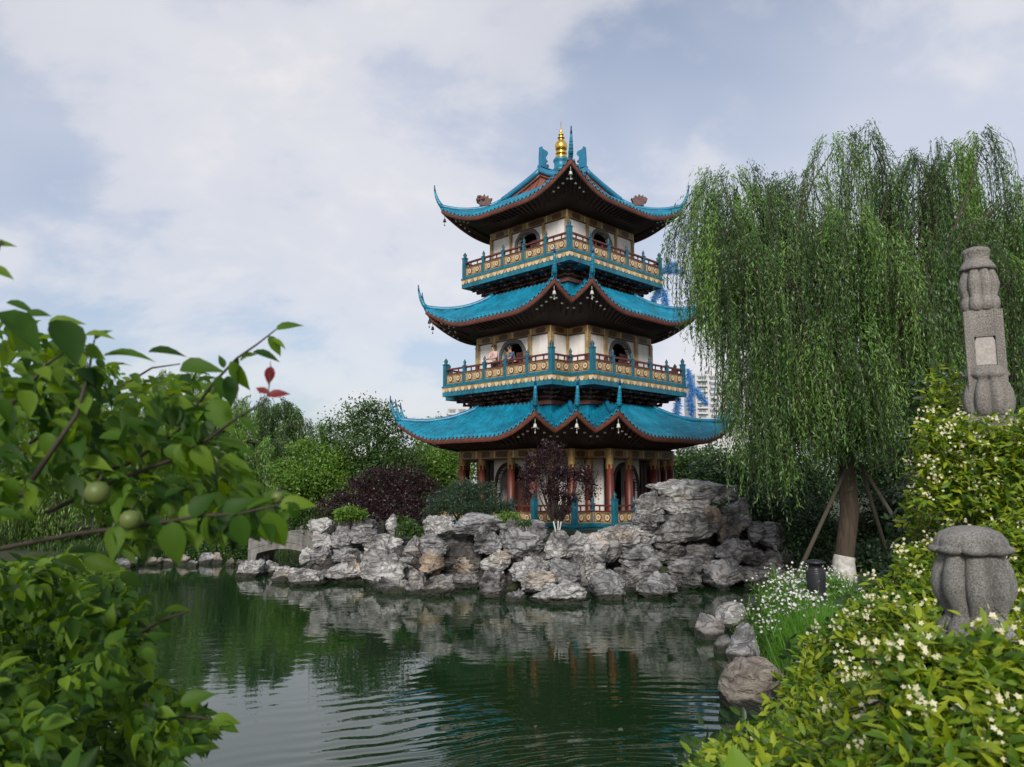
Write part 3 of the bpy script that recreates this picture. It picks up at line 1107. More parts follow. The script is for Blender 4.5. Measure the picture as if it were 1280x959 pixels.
storey_walls(WALL1, FLOOR, 4.62, (FLOOR + 1.14, 0.78, 1.13), 1.05, M['dark_wood'], 'door', wall_post_meshes(4.5 - FLOOR, .075, M['dark_wood'], None, 1), lobes=False)
storey_walls(WALL2, Z2, 9.62, (Z2 + 0.92, 0.66, 0.74), 1.05, M['grey_frame'], 'window', wall_post_meshes(9.3 - Z2, .085, M['redbrown'], M['gold'], .52))
storey_walls(WALL3, Z3, 14.66, (Z3 + 0.98, 0.62, 0.66), 1.0, M['grey_frame'], 'window', wall_post_meshes(14.32 - Z3, .06, M['redbrown'], M['gold_dull'], .35))
painted_beam(WALL2, 9.26, 9.62, 0.03, step=1.05)
painted_beam(WALL3, 14.28, 14.66, 0.03, step=1.1)

# solid blocks behind the openings, painted near-black for the shade of unlit rooms
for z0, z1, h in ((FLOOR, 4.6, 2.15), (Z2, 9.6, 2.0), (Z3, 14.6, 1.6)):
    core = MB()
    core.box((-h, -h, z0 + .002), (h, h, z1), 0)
    core.obj('shade_core', M['interior'], pag)

# ---- roofs
R1 = Roof(poly(3.66, N1, 2), poly(6.0, N1, 2), 6.42, 5.05, 0.84, 0.22, 2.4)
R2 = Roof(poly(2.72, 1.0, 1), poly(4.72, 1.0, 1), 11.5, 10.08, 0.88, 0.24, 2.4)
G3, GT = 1.98, 1.5                                       # foot and ridge-end distance of the gables
R3 = Roof(poly(G3, 0, 0), poly(3.85, 0, 0), 16.15, 14.98, 0.92, 0.18, 2.7)
r1 = grand_roof('lower_roof', R1, COL1, 4.62)
r2 = grand_roof('middle_roof', R2, WALL2, 9.62)
r3 = grand_roof('top_roof', R3, WALL3, 14.66)
for R, r in ((R1, r1), (R2, r2), (R3, r3)):
    for i in range(R.n):
        if R.O[i][2]:
            hip_and_horn(R, i, r)

# valley-side cheeks: the wall foot that the lower two roofs run up against
wf = MB()
prism_ring(wf, poly(3.3, 1.05, 1), 5.3, 6.52, 0)
prism_ring(wf, poly(2.42, 0, 0), 10.4, 11.62, 0)
wf.obj('roof_upstand', M['tile'], pag)

# ---- the crossed gables of the top roof
ZR, ZG = 17.2, 16.15
m_ = 150
GXX, GYY = np.meshgrid(np.linspace(-G3 + .05, G3 - .05, m_ + 1), np.linspace(-G3 + .05, G3 - .05, m_ + 1))
mn = np.minimum(abs(GXX), abs(GYY))
zz = ZR - (ZR - ZG) * (mn / G3) ** 0.88
ww = np.where(abs(GXX) > abs(GYY), GXX, GYY)
zz = zz + tile_wave(ww)
ii = (np.arange(m_)[:, None] * (m_ + 1) + np.arange(m_)[None]).ravel()
QQ = np.stack([ii, ii + 1, ii + m_ + 2, ii + m_ + 1], 1)
mx_ = np.maximum(abs(GXX), abs(GYY)).ravel()
keep = (mx_[QQ].mean(1) < GT + (G3 - GT) * mn.ravel()[QQ].mean(1) / G3 - .02)
link('gable_tiles', fast_mesh('gable_tiles', np.stack([GXX.ravel(), GYY.ravel(), zz.ravel()], 1), QQ[keep], M['tile'], smooth=True), r3)
CHI = [(-.24, 0), (.24, 0), (.30, .28), (.20, .42), (.26, .6), (.18, .78), (.34, .92), (.42, 1.06), (.30, 1.16), (.02, 1.18), (-.12, 1.20), (-.2, 1.32), (-.22, 1.12), (-.26, .6)]
for q in range(4):
    Mr = Matrix.Rotation(q * PI / 2, 4, 'Z')
    gw = MB()
    gx_ = np.linspace(-G3 + .06, G3 - .06, 25)
    gtop = lambda x: ZR - .1 - (ZR - ZG) * (abs(x) / G3) ** .88
    gpl = lambda x, dy=0.0: -(GT + (G3 - GT) * abs(x) / G3) + .16 + dy
    vv = [Mr @ Vector((x, gpl(x), gtop(x))) for x in gx_] + [Mr @ Vector((x, -G3 + .06, ZG - .12)) for x in gx_]
    gw.add(vv, [(k, k + 1, 26 + k, 25 + k) for k in range(24)], 0)
    for x in np.linspace(-1.35, 1.35, 7):
        gw.tube([Mr @ Vector((x, gpl(x, -.015), gtop(x))), Mr @ Vector((x, -G3 + .04, ZG - .1))], .03, 4, 1, True, False)
    gw.obj('gable_wall', [M['fascia'], M['redbrown']], r3)
    for sx in (-1, 1):
        vr = MB()
        xs = np.linspace(0.0, G3, 9)
        pts = [Mr @ Vector((sx * x, gpl(x, -.12), ZR + .07 - (ZR - ZG) * (x / G3) ** .88)) for x in xs]
        vr.tube(pts, [.12] * 9, 6, 0)
        vr.tube([p + Vector((0, 0, .12)) for p in pts], [.06] * 9, 6, 0)
        vr.obj('verge_ridge', M['ridge'], r3)
        vf = MB()
        p2 = [Mr @ Vector((sx * x, gpl(x, -.10), ZR - .13 - (ZR - ZG) * (x / G3) ** .88)) for x in xs]
        vf.tube(p2, [.07] * 9, 4, 0)
        vf.obj('verge_board', M['fascia'], r3)
    rg = MB()
    rg.box((-.10, -GT + .0, ZR - .05), (.10, -.2, ZR + .22), 0, Mr)
    rg.box((-.13, -GT + .0, ZR + .22), (.13, -.2, ZR + .28), 0, Mr)
    rg.obj('main_ridge', M['ridge'], r3)
    ch = MB()
    # profile runs along the ridge, mouth facing the middle
    ch.prism([(x * .66, z * .82) for x, z in CHI][::-1], Mr @ Matrix.Translation((-.10, -GT + .22, ZR + .12)) @ Matrix.Rotation(PI / 2, 4, 'Z') @ Matrix.Translation((0, -.2, 0)), .20, 0)
    ch.lathe([(.0, -.09), (.07, -.06), (.09, 0), (.07, .06), (0, .09)], 10, Mr @ Vector((0, -GT + .52, ZR + .42)), 1)
    ch.lathe([(.0, -.07), (.06, -.04), (.07, 0), (.05, .05), (0, .07)], 10, Mr @ Vector((0, -GT + .46, ZR + .62)), 1)
    ch.obj('ridge_ornament', [M['ridge'], M['beast']], r3)

# guardian beasts low on the hips
rnd = random.Random(3)
for i in range(R3.n):
    P = R3.corner(i)
    d = Vector((R3.O[i][0], R3.O[i][1], 0)).normalized()
    base = Vector(P[4]) + Vector((0, 0, .14))
    bm_ = MB()
    Mx = Matrix.Translation(base) @ Matrix.Rotation(math.atan2(d.y, d.x), 4, 'Z')
    bm_.prism([(-.25, 0), (.22, 0), (.26, .14), (.36, .2), (.4, .32), (.3, .42), (.22, .40), (.2, .52), (.1, .44), (.0, .56), (-.06, .42), (-.18, .5), (-.2, .34), (-.36, .36), (-.28, .2)][::-1],
              Mx @ Matrix.Translation((0, -.12, 0)), .24, 0)
    for k in range(7):
        p = Mx @ Vector((rnd.uniform(-.25, .3), rnd.uniform(-.17, .17), rnd.uniform(.08, .42)))
        bm_.lathe([(0, -.08), (.07, -.05), (.09, 0), (.06, .06), (0, .08)], 8, p, 0)
    bm_.obj('guardian_beast', M['beast'], r3)

# finial
fd = MB()
fd.lathe([(.40, ZR - .3), (.40, ZR + .4), (.42, ZR + .44), (.42, ZR + .52), (.34, ZR + .56), (.34, ZR + .88), (.38, ZR + .93), (.38, ZR + 1.0), (.3, ZR + 1.06)], 28)
fdo = fd.obj('finial_drum', M['tile'], pag)
fg = MB()
zb = ZR + 1.06
fg.lathe([(r_ * .86, zb + (z_ - zb) * .88) for r_, z_ in [(.34, zb - .02), (.36, zb + .06), (.25, zb + .12), (.24, zb + .2), (.32, zb + .26), (.32, zb + .32), (.22, zb + .38), (.29, zb + .45), (.345, zb + .58), (.35, zb + .70), (.32, zb + .84), (.22, zb + .97), (.12, zb + 1.06),
          (.12, zb + 1.12), (.20, zb + 1.15), (.20, zb + 1.19), (.10, zb + 1.22), (.10, zb + 1.30), (.15, zb + 1.33), (.15, zb + 1.37), (.07, zb + 1.42), (.06, zb + 1.52), (.09, zb + 1.57), (.06, zb + 1.63), (.02, zb + 1.7), (.012, zb + 2.12)]], 28)
fg.obj('golden_gourd', M['gilt'], fdo)


# ---- balconies
def scallops(P, z, th=.012, w=.21, h=.215):
    mb = MB()
    n = len(P)
    for i in range(n):
        Mx, L = edge_frame(P[i], P[(i + 1) % n])
        mb.box((0, -.01, z - .05), (L, .012, z), 0, Mx)
        cnt = max(3, round(L / w)); st = L / cnt
        for j in range(cnt):
            x0 = (j + .5) * st
            o = [(x0 - st * .5, z - .05)] + [(x0 + st * .48 * math.cos(PI + a), z - .09 + (h - .09) * math.sin(PI + a)) for a in np.linspace(0, PI, 9)] + [(x0 + st * .5, z - .05)]
            mb.prism(o[::-1], Mx @ Matrix.Translation((0, -.01, 0)), .028, 1 if j % 2 else 2)
    return mb


def bracket_mesh(h, out):
    """three tiers of stepped bracket arms carrying the slab"""
    mb = MB()
    for k in range(3):
        z0, z1 = h * k / 3, h * (k + 1) / 3
        o = out * (k + 1) / 3
        mb.box((-.06, -o, z0 + .03), (.06, .1, z1 - .03), 0)
        wv = .16 + .11 * k
        mb.box((-wv, .03 - o, z0 + .06), (wv, .13 - o, z1 - .05), 1)
        for x in (-wv, 0, wv):
            mb.box((x - .05, .02 - o, z1 - .06), (x + .05, .14 - o, z1), 0)
    return mb.mesh('bracket', [M['bracket'], M['dark_wood']])


def balcony(P, zt, core_p, zc0, bot):
    slab = MB()
    prism_ring(slab, P, zt - .45, zt - .24, 0)
    prism_ring(slab, offset_fix(P, -.03), zt - .24, zt - .06, 0)
    prism_ring(slab, offset_fix(P, .03), zt - .06, zt, 0)
    b = slab.obj('balcony', M['teal'], pag)
    scallops(offset_fix(P, 0.0), zt - .06).obj('scalloped_valance', [M['gold_dull'], M['gold'], M['cream']], b)
    railing(b, offset_fix(P, -.10), zt, 1.3, far_side)
    # under-structure
    us = MB()
    prism_ring(us, core_p, zc0 + .0, zt - .45, 0)
    prism_ring(us, offset_fix(core_p, .08), zc0 + .02, zc0 + .17, 1)
    prism_ring(us, offset_fix(core_p, .06), zc0 + .30, zc0 + .36, 1)
    us.obj('bracket_wall', [M['dark_wood'], M['fascia']], b)
    out = abs(P[0][1]) - abs(core_p[0][1]) - .12
    bm = bracket_mesh(zt - .45 - zc0 - .18, out)
    n = len(core_p)
    for i in range(n):
        Mx, L = edge_frame(core_p[i], core_p[(i + 1) % n], zc0 + .18)
        for w in ([.0, L * .17, L * .34, L * .5, L * .66, L * .83] if L > 2 else [.0, L * .5]):
            q = Mx @ Vector((w, 0, 0))
            if far_side(q): continue
            o = link('bracket', bm, b, q)
            a = math.atan2(Mx[1][0], Mx[0][0])
            o.rotation_euler = (0, 0, a if w > 0 else a - PI / 4 * (1 if core_p[i][2] else -1))
    return b


balcony(BAL2, Z2, poly(3.34, 1.07, 1), 6.36, 6.9)
balcony(BAL3, Z3, poly(2.46, 0, 0), 11.46, 12.0)

# ================================================================== rocks
def ico(sub):
    b = bmesh.new()
    bmesh.ops.create_icosphere(b, subdivisions=sub, radius=1)
    v = np.array([x.co[:] for x in b.verts]); f = np.array([[q.index for q in p.verts] for p in b.faces])
    b.free()
    return v, f


ICO = {k: ico(k) for k in (4, 5, 6)}


def rock(label, lo, hi, tone, seed, group=None, sub=6, power=3.4, name='rock', rough=1.0):
    """weathered limestone filling the box lo..hi"""
    r = np.random.default_rng(seed)
    v, f = ICO[sub]
    lo, hi = np.array(lo, float), np.array(hi, float)
    size = hi - lo
    k = power
    p = v / (np.sum(np.abs(v) ** k, 1) ** (1 / k))[:, None]
    # knock off corners: a few random cutting planes give blocky, broken shapes
    for _ in range(13):
        nn = r.normal(size=3); nn /= np.linalg.norm(nn)
        lim = r.uniform(.62, 1.0)
        dd = p @ nn
        p = p - np.clip(dd - lim, 0, None)[:, None] * nn
    q = p * size / 2 / max(.35, float(np.mean(size)) * .5)          # roughly isotropic noise space
    o = r.uniform(-50, 50, 3)
    n1_ = fbm(q * 1.1 + o, 2, seed)
    n2_ = ridged(q * np.array([1.9, 1.9, 2.6]) + o, 4, seed + 3)
    n3_ = fbm(q * 5.2 + o, 4, seed + 5, 0.55)
    zz_ = q[:, 2] * 2.6 + 1.3 * vnoise(q * 1.2 + o, seed + 9)
    st = np.abs((zz_ % 1.0) - .5) * 2
    ledge = np.clip((st - .72) / .28, 0, 1)                         # narrow bedding grooves
    hol = np.clip(vnoise(q * 2.1 + o + 9, seed + 21) - .32, 0, 1)   # solution hollows
    d = 1 + rough * (.10 * n1_ + .075 * n2_ + .045 * n3_ - .10 * ledge - .38 * hol)
    p = p * d[:, None]
    p = p - (p.max(0) + p.min(0)) / 2
    p = p / (p.max(0) - p.min(0)) * size
    c = (lo + hi) / 2
    me = fast_mesh(name, p, f, M['rock_' + tone], smooth=True)
    ob = link(name, me, None, c)
    return tag(ob, label, 'rock', group)


def rock_px(label, x0, x1, y0, y1, tone, Y=None, depth=.8, foot=False, group=None, seed=None, **kw):
    """a rock that fills the photograph's box; its foot on the pond when Y is not given"""
    if Y is None:
        Y = gnd((x0 + x1) / 2, y1).y
        foot = True
    a, b = at(x0, y1, Y), at(x1, y0, Y)
    w = b.x - a.x
    dp = max(.35, depth * w)
    z0 = -.35 if foot else a.z - .06
    yc = Y + dp * .42
    rock_px.n += 1
    return rock(label, (a.x - .02, yc - dp / 2, z0), (b.x + .02, yc + dp / 2, b.z + .02), tone, seed or 100 + rock_px.n * 7, group, **kw)


rock_px.n = 0
G_ROCK = 'limestone rocks of the rockery'
RK = [
    # the low spit on the left
    ('flat pale rock lying alone at the far left tip of the rockery', 289, 329, 700, 722, 'pale', None, .7),
    ('small pale rock leaning on the flat tip rock', 327, 347, 701, 719, 'pale', None, .9),
    ('low pinkish grey rock between the tip and the long ledge', 338, 368, 708, 728, 'pale', None, .8),
    ('low pale rock with rough top, at the water before the left stack', 358, 404, 711, 733, 'pale', None, .8),
    ('long pale ledge rock under the left stack', 398, 456, 704, 729, 'pale', None, .6),
    ('rounded pale rock at the foot of the left stack, nearest the little bridge', 374, 391, 684, 705, 'pale', 26.9, .8),
    ('rounded grey rock beside it under the left stack', 387, 414, 683, 709, 'grey', 26.8, .8),
    ('squarish pale block topmost on the left stack, next to the bridge', 382, 416, 648, 668, 'pale', 27.0, .9),
    ('wide dark grey slab topping the left stack below the fern', 411, 470, 648, 680, 'grey', 27.1, .7),
    ('pinkish block in the middle of the left stack', 388, 414, 665, 687, 'pale', 26.9, .8),
    ('round grey rock in the middle of the left stack', 411, 441, 666, 688, 'grey', 26.8, .8),
    ('flat grey rock low in the left stack', 413, 450, 685, 704, 'grey', 26.6, .7),
    ('small pale rock wedged between left stack and fluted boulder', 424, 446, 694, 712, 'pale', 26.0, .8),
    ('smooth pale capstone on top of the fluted boulder', 449, 503, 668, 688, 'pale', 25.4, .7),
    ('big fluted boulder with slanting grooves standing in the pond', 446, 508, 680, 736, 'pale', None, .75),
    ('grey wedge of rock right of the fluted boulder', 494, 529, 671, 736, 'grey', 24.9, .8),
    ('dark low rock at the waterline under the fluted boulder', 468, 512, 722, 742, 'dark', None, .5),
    # over and round the little cave
    ('smooth light boulder at the upper left shoulder of the cave', 527, 568, 645, 672, 'pale', 24.9, .9),
    ('grey boulder jutting out left of the cave mouth', 521, 560, 668, 696, 'grey', 24.2, .9),
    ('upright tan block at the left side of the cave', 523, 555, 691, 722, 'tan', 24.1, .8),
    ('smooth tan boulder lying inside the cave', 558, 599, 694, 720, 'tan', 24.6, .7),
    ('small pale upright rock standing in the water before the tan block', 505, 532, 714, 743, 'pale', None, .8),
    ('dark grey block in the water below the tan block', 526, 568, 719, 745, 'dark', None, .8),
    ('low dark sill rock across the foot of the cave', 560, 600, 718, 744, 'dark', 24.2, .8),
    ('dark slab set at the back of the cave for its shade', 546, 602, 664, 704, 'dark', 25.3, .5),  # enlarged dark rock, its tone painting the cave's shade
    ('long rough roof rock bridging the cave', 560, 642, 642, 672, 'grey', 24.6, .6),
    ('knobbly grey rock at the upper right shoulder of the cave', 592, 627, 658, 692, 'grey', 24.1, .9),
    ('pale block at the right side of the cave', 600, 640, 688, 722, 'pale', 24.0, .8),
    ('dark rock at the waterline right of the cave', 598, 634, 716, 748, 'dark', None, .8),
    # the middle
    ('wide craggy boulder below the yellow-green shrub', 620, 686, 650, 704, 'grey', 24.0, .8),
    ('broad pale block under the craggy boulder', 636, 692, 697, 727, 'pale', 23.3, .7),
    ('cone shaped pale rock at the foot of the purple plum tree', 681, 722, 664, 708, 'pale', 24.0, .9),
    ('rounded pale boulder sitting on the flat slab by the water', 652, 699, 715, 742, 'pale', 22.5, .8),
    ('flat pale slab lying foremost in the pond', 663, 735, 731, 756, 'pale', None, .6),
    ('grey lump between the cone shaped rock and the flat slab', 688, 726, 697, 736, 'grey', 22.9, .9),
    ('small low rock at the waterline left of the foremost slab', 632, 660, 738, 752, 'grey', None, .8),
    ('pale knob between the cone shaped rock and the tall pillar rock', 714, 744, 665, 696, 'pale', 24.2, .9),
    ('tall smooth pillar rock with vertical streaks', 731, 762, 666, 724, 'pale', 23.3, .9),
    ('narrow hanging grey rock right of the pillar rock', 757, 780, 669, 702, 'grey', 23.6, .9),
    ('long overhanging ledge at the top below the blue plinth', 744, 822, 657, 690, 'pale', 24.2, .6),
    ('bulky layered rock under the overhanging ledge', 776, 828, 682, 716, 'grey', 23.6, .8),
    ('dark recessed rock below the layered rock', 768, 828, 707, 746, 'dark', 23.6, .8),
    ('pointed dark rock standing in the pond below the pillar rock', 738, 784, 714, 750, 'grey', None, .8),
    ('pyramid shaped rock at the water in front of the dark gap', 798, 848, 716, 748, 'grey', None, .8),
    ('dark rock wedged behind the pillar rock foot', 716, 746, 694, 748, 'dark', 23.4, .9),
    # the tall mass on the right
    ('stepped pale block at the upper left of the tall rock mass', 794, 832, 614, 648, 'pale', 25.0, .9),
    ('grey block under the stepped block, against the railing', 793, 834, 640, 668, 'grey', 24.8, .9),
    ('longest craggy crest rock on top of the tall rock mass', 812, 928, 599, 628, 'pale', 25.2, .55),
    ('flat bedded slab right under the craggy crest', 822, 892, 620, 645, 'pale', 24.9, .6),
    ('largest rounded dark boulder bulging from the tall rock mass', 816, 906, 637, 686, 'dark', 24.7, .7),
    ('tan upright stone beside the large dark boulder', 884, 903, 633, 653, 'tan', 24.75, .8),
    ('grey block at the upper right of the tall rock mass', 900, 942, 622, 662, 'grey', 25.2, .8),
    ('brownish rock beside the dark hollow', 900, 930, 654, 680, 'slab', 25.0, .8),
    ('bluish pointed rock jutting out low on the right of the tall mass', 898, 942, 674, 706, 'grey', 24.2, .9),
    ('dark squared block left under the large boulder', 818, 864, 680, 708, 'dark', 24.8, .7),
    ('dark squared block right under the large boulder', 858, 902, 680, 708, 'dark', 24.9, .7),
    ('pale grey lump in the dark gap at the water', 835, 880, 697, 720, 'grey', 24.2, .7),
    ('dark lump beneath the grey lump in the gap', 836, 882, 706, 740, 'dark', 24.0, .8),
    ('brown stained rock at the water right of the gap', 878, 934, 700, 742, 'grey', 24.0, .8),
    ('upright rounded rock at the right end, upper', 953, 987, 653, 694, 'grey', 25.2, .9),
    ('small upright rock left of the right end rock', 936, 958, 652, 678, 'grey', 25.3, .9),
    ('round dark rock in the middle of the right end', 932, 960, 687, 709, 'dark', 24.6, .9),
    ('flat dark rock in the right end below the upright ones', 936, 986, 690, 716, 'dark', 24.9, .7),
    ('lowest dark rock of the right end, at the water', 926, 988, 710, 742, 'dark', 24.4, .8),
]
for (lab, x0, x1, y0, y1, tone, Y, dp) in RK:
    rock_px(lab, x0, x1, y0, y1, tone, Y, dp, group=G_ROCK)
# rocks along the near right shore
G_SH = 'rocks along the right shore'
for (lab, x0, x1, y0, y1, tone, Y, dp) in [
    ('smooth bluish rock at the water, farthest along the right shore', 873, 907, 770, 800, 'grey', None, .9),
    ('knobbly pale rock behind the smooth bluish one on the right shore', 901, 936, 755, 790, 'pale', 17.6, .9),
    ('rounded slate-blue boulder below the daisies', 913, 954, 783, 832, 'grey', None, .9),
    ('small dark rock between the two bluish shore rocks', 896, 918, 796, 817, 'dark', None, .9),
    ('large smooth tan slab with dark top, nearest on the right shore', 909, 990, 828, 892, 'slab', None, .8),
]:
    rock_px(lab, x0, x1, y0, y1, tone, Y, dp, group=G_SH, power=2.4, rough=.45 if tone != 'slab' else .28)
# edging stones of the far shore: low, alike
rr = random.Random(5)
px = 138
k = 0
while px < 332:
    w = rr.uniform(9, 34)
    p = gnd(px + w / 2, 706 - (px - 138) * .03)
    yy = 706 - (px - 138) * .03 + rr.uniform(-2, 2)
    rock_px('low grey edging stone along the far shore left of the rockery', px, px + w, yy - rr.uniform(2, 10), yy + 4, rr.choice(['grey', 'slab', 'dark', 'slab', 'grey']), None, .7,
            group='edging stones of the far shore', sub=4)
    px += w * .92
# rubble core that the rocks are bedded in, darkened to paint shade into the gaps
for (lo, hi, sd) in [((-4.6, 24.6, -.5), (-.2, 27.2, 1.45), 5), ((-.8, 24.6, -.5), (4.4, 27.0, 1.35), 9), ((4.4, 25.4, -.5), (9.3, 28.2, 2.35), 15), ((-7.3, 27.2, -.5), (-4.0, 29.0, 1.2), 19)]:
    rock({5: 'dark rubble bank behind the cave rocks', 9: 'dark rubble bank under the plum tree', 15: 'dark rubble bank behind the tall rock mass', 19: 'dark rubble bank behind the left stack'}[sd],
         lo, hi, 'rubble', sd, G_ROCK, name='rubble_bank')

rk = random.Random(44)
for k in range(34):                                       # rubble that closes the joints behind the face, toned dark for their shade
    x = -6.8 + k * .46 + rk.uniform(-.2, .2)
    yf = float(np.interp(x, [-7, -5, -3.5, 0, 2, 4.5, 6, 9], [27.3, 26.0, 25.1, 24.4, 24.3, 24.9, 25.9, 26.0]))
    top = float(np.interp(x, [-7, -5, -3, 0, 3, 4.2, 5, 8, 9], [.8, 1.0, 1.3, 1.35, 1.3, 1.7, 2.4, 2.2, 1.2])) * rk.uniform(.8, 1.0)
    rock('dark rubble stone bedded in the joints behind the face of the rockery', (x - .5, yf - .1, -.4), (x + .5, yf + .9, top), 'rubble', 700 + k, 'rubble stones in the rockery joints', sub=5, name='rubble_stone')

# pale tablet-like standing stone among the shrubs
rock_px('pale slender standing stone leaning between the shrubs', 481, 497, 643, 672, 'pale', 26.6, .5, sub=5, power=2.4, name='standing_stone')


# ================================================================== trees and shrubs
def limbs(mb, base, tips, r0, rng, mi=0, sag=.12, n=6):
    for t in tips:
        b, t = Vector(base), Vector(t)
        L = (t - b).length
        pts = []
        o = Vector((rng.uniform(-1, 1), rng.uniform(-1, 1), rng.uniform(-.2, .6))) * L * sag
        for k in range(6):
            q = k / 5
            pts.append(b.lerp(t, q) + o * math.sin(PI * q))
        mb.tube(pts, [r0 * (1 - .8 * k / 5) for k in range(6)], n, mi)


def rand_dirs(n):
    return nrm(RNG.normal(size=(n, 3)))


def crown_leaves(blobs, count, size, clump=.38, per=26, shell=.55, flat=.7, up=.5):
    """leaf positions, directions, normals gathered in clumps inside ellipsoids"""
    vol = np.array([b[3] * b[4] * b[5] for b in blobs]) ** .8
    nc = max(1, count // per)
    idx = RNG.choice(len(blobs), nc, p=vol / vol.sum())
    B = np.array(blobs)[idx]
    d = rand_dirs(nc)
    r = shell + (1 - shell) * RNG.random(nc) ** .6
    r = r * (1 + .16 * RNG.normal(size=nc))
    C = B[:, :3] + d * B[:, 3:6] * r[:, None]
    sz = clump * (0.6 + .8 * RNG.random(nc))
    P = np.repeat(C, per, 0) + RNG.normal(size=(nc * per, 3)) * np.repeat(sz, per)[:, None] * np.array([1, 1, flat]) * .6
    out = np.repeat(d, per, 0)
    D = nrm(out * .5 + RNG.normal(size=P.shape) * .7 + np.array([0, 0, -.15]))
    Nn = nrm(RNG.normal(size=P.shape) * .7 + np.array([0, 0, up]) + out * .3)
    L = size * (.65 + .7 * RNG.random(len(P)))
    return P, D, Nn, L


def broadleaf(name, label, cat, base, blobs, count, leaf, m, group=None, trunk_r=.14, trunk_h=None, bark='bark_dark', clump=.38, width=.55, shape='slim', shell=.55, per=26, stems=None, stem_z=-.2):
    base = Vector(base)
    t = empty(name, base, label, cat, group)
    local = [(b[0] - base.x, b[1] - base.y, b[2] - base.z, b[3], b[4], b[5]) for b in blobs]
    P, D, Nn, L = crown_leaves(local, count, leaf, clump, per, shell)
    me = leaf_mesh('crown', P, D, Nn, L, L * width, m, shape)
    link('crown', me, t)
    mb = MB()
    th = trunk_h if trunk_h is not None else min(b[2] - b[5] * .4 for b in local)
    th = max(th, .15)
    rg = random.Random(len(label))
    if stems is None:
        mb.tube([(0, 0, -.25), (.03, .02, th * .5), (0, 0, th)], [trunk_r * 1.25, trunk_r, trunk_r * .85], 10)
        limbs(mb, (0, 0, th * .9), [(b[0], b[1], b[2] + b[5] * .4) for b in local], trunk_r * .7, rg)
    else:
        for (sx, sy) in stems:
            limbs(mb, (sx * (.2 if stem_z < 0 else .95), sy * (.2 if stem_z < 0 else .95), stem_z), [(sx + b[0] * .5, sy + b[1] * .5, b[2] + b[5] * .3) for b in local], trunk_r, rg)
    mb.obj('trunk', M[bark], t)
    return t


def willow(name, label, base, tips, lobes, strands, m, group=None, trunk=None, step=.10, leaf=.13, seed=1, fork=None, prune=None, tr=.28, crest=0):
    """hanging willow: lobes = (x, y, z top, radius, strand length min, max)"""
    base = Vector(base)
    t = empty(name, base, label, 'tree', group)
    rg = np.random.default_rng(seed)
    Lb = np.array(lobes, float)
    wgt = Lb[:, 3] ** 2
    if crest: wgt[:crest] *= 1.9
    Ps, Ds, Ms = [], [], []
    idx = rg.choice(len(Lb), strands, p=wgt / wgt.sum())
    tw = MB()
    for s_i in range(strands):
        lx, ly, lz, R, l0, l1 = Lb[idx[s_i]]
        bq = int(rg.integers(0, 9))                       # strands hang in bundles
        hsh = (idx[s_i] * 9 + bq) * 12.9898
        an = (hsh * 7.13) % (2 * PI) + rg.normal() * .16; q = min(1, max(.05, math.sqrt((hsh * 3.77) % 1.0) + rg.normal() * .09))
        r = R * q
        z = lz - R * .75 * q ** 2.2 - rg.random() ** 2 * R * .5 + rg.normal() * .10 + (((hsh * 2.39) % 1.0) - .6) * .7
        o = np.array([math.cos(an), math.sin(an), 0])
        p0 = np.array([lx, ly, 0]) + o * r + np.array([0, 0, z])
        L = (l0 + (l1 - l0) * min(1, max(0, (hsh * 5.31) % 1.0 + rg.normal() * .22))) * (.55 + .45 * q)
        if prune is not None:
            L = min(L, max(.3, z - prune(p0[0], p0[1])))
        n_ = max(4, int(L / step))
        s_ = (np.arange(n_) + rg.random(n_) * .6) / n_ * L
        a = .28 + .5 * rg.random()
        hx = a * (1 - np.exp(-s_ / .55)) + .03 * s_ * rg.normal()
        hz = np.where(s_ < .5, .10 * np.sin(s_ / .5 * PI), 0) - np.clip(s_ - .12, 0, None)
        sway = rg.normal(size=3) * .05
        wig = np.stack([np.sin(s_ * 2.1 + rg.uniform(0, 6)), np.cos(s_ * 1.7 + rg.uniform(0, 6)), 0 * s_], 1) * .05
        pts = p0 + o * hx[:, None] + np.array([0, 0, 1]) * hz[:, None] + sway * s_[:, None] * .5 + wig
        Ps.append(pts)
        tone = (hsh * 9.17) % 1.0
        Ms.append(np.full(n_, 1 if tone < .34 else (2 if tone > .74 else 0)))  # bundle tones imitate lit and shaded drapes in the leaf colour
        d = np.tile(np.array([0, 0, -1.0]), (n_, 1)) + rg.normal(size=(n_, 3)) * .42 + o * np.exp(-s_ / .5)[:, None] * .8
        Ds.append(d)
        if s_i % 3 == 0 and n_ > 6:
            k = np.linspace(0, n_ - 1, 6).astype(int)
            tw.tube([Vector(pts[j] - np.array(base)) for j in k], [.007] * 6, 3, 0, False)
    P = np.concatenate(Ps) - np.array(base); D = np.concatenate(Ds)
    n_ = len(P)
    L = leaf * (.6 + .7 * rg.random(n_))
    Nn = rg.normal(size=(n_, 3))
    link('crown', leaf_mesh('crown', P, D, Nn, L, L * .23, m if isinstance(m, list) else [m] * 3, 'slim', mi=np.concatenate(Ms)), t)
    tag(tw.obj('twigs', M['twig'], t), kind='stuff')
    mb = MB()
    fork = Vector(fork) - base
    if trunk:
        pts = [Vector(p) - base for p in trunk]
        mb.tube(pts, [tr * 1.15] + [tr] * (len(pts) - 2) + [tr * .85], 14)
    rgg = random.Random(seed)
    for k, l in enumerate(lobes):
        top = Vector((l[0], l[1], l[2] - .25)) - base
        limbs(mb, fork, [top], (.26 if k < 19 else .14) * tr, rgg, sag=.2)
        for j in range(2):
            an = rgg.uniform(0, 6.28)
            e = top + Vector((math.cos(an), math.sin(an), -.45)) * l[3] * .8
            limbs(mb, top.lerp(fork, .3), [e], .025, rgg, sag=.15, n=5)
    mb.obj('trunk', M['bark'], t)
    return t


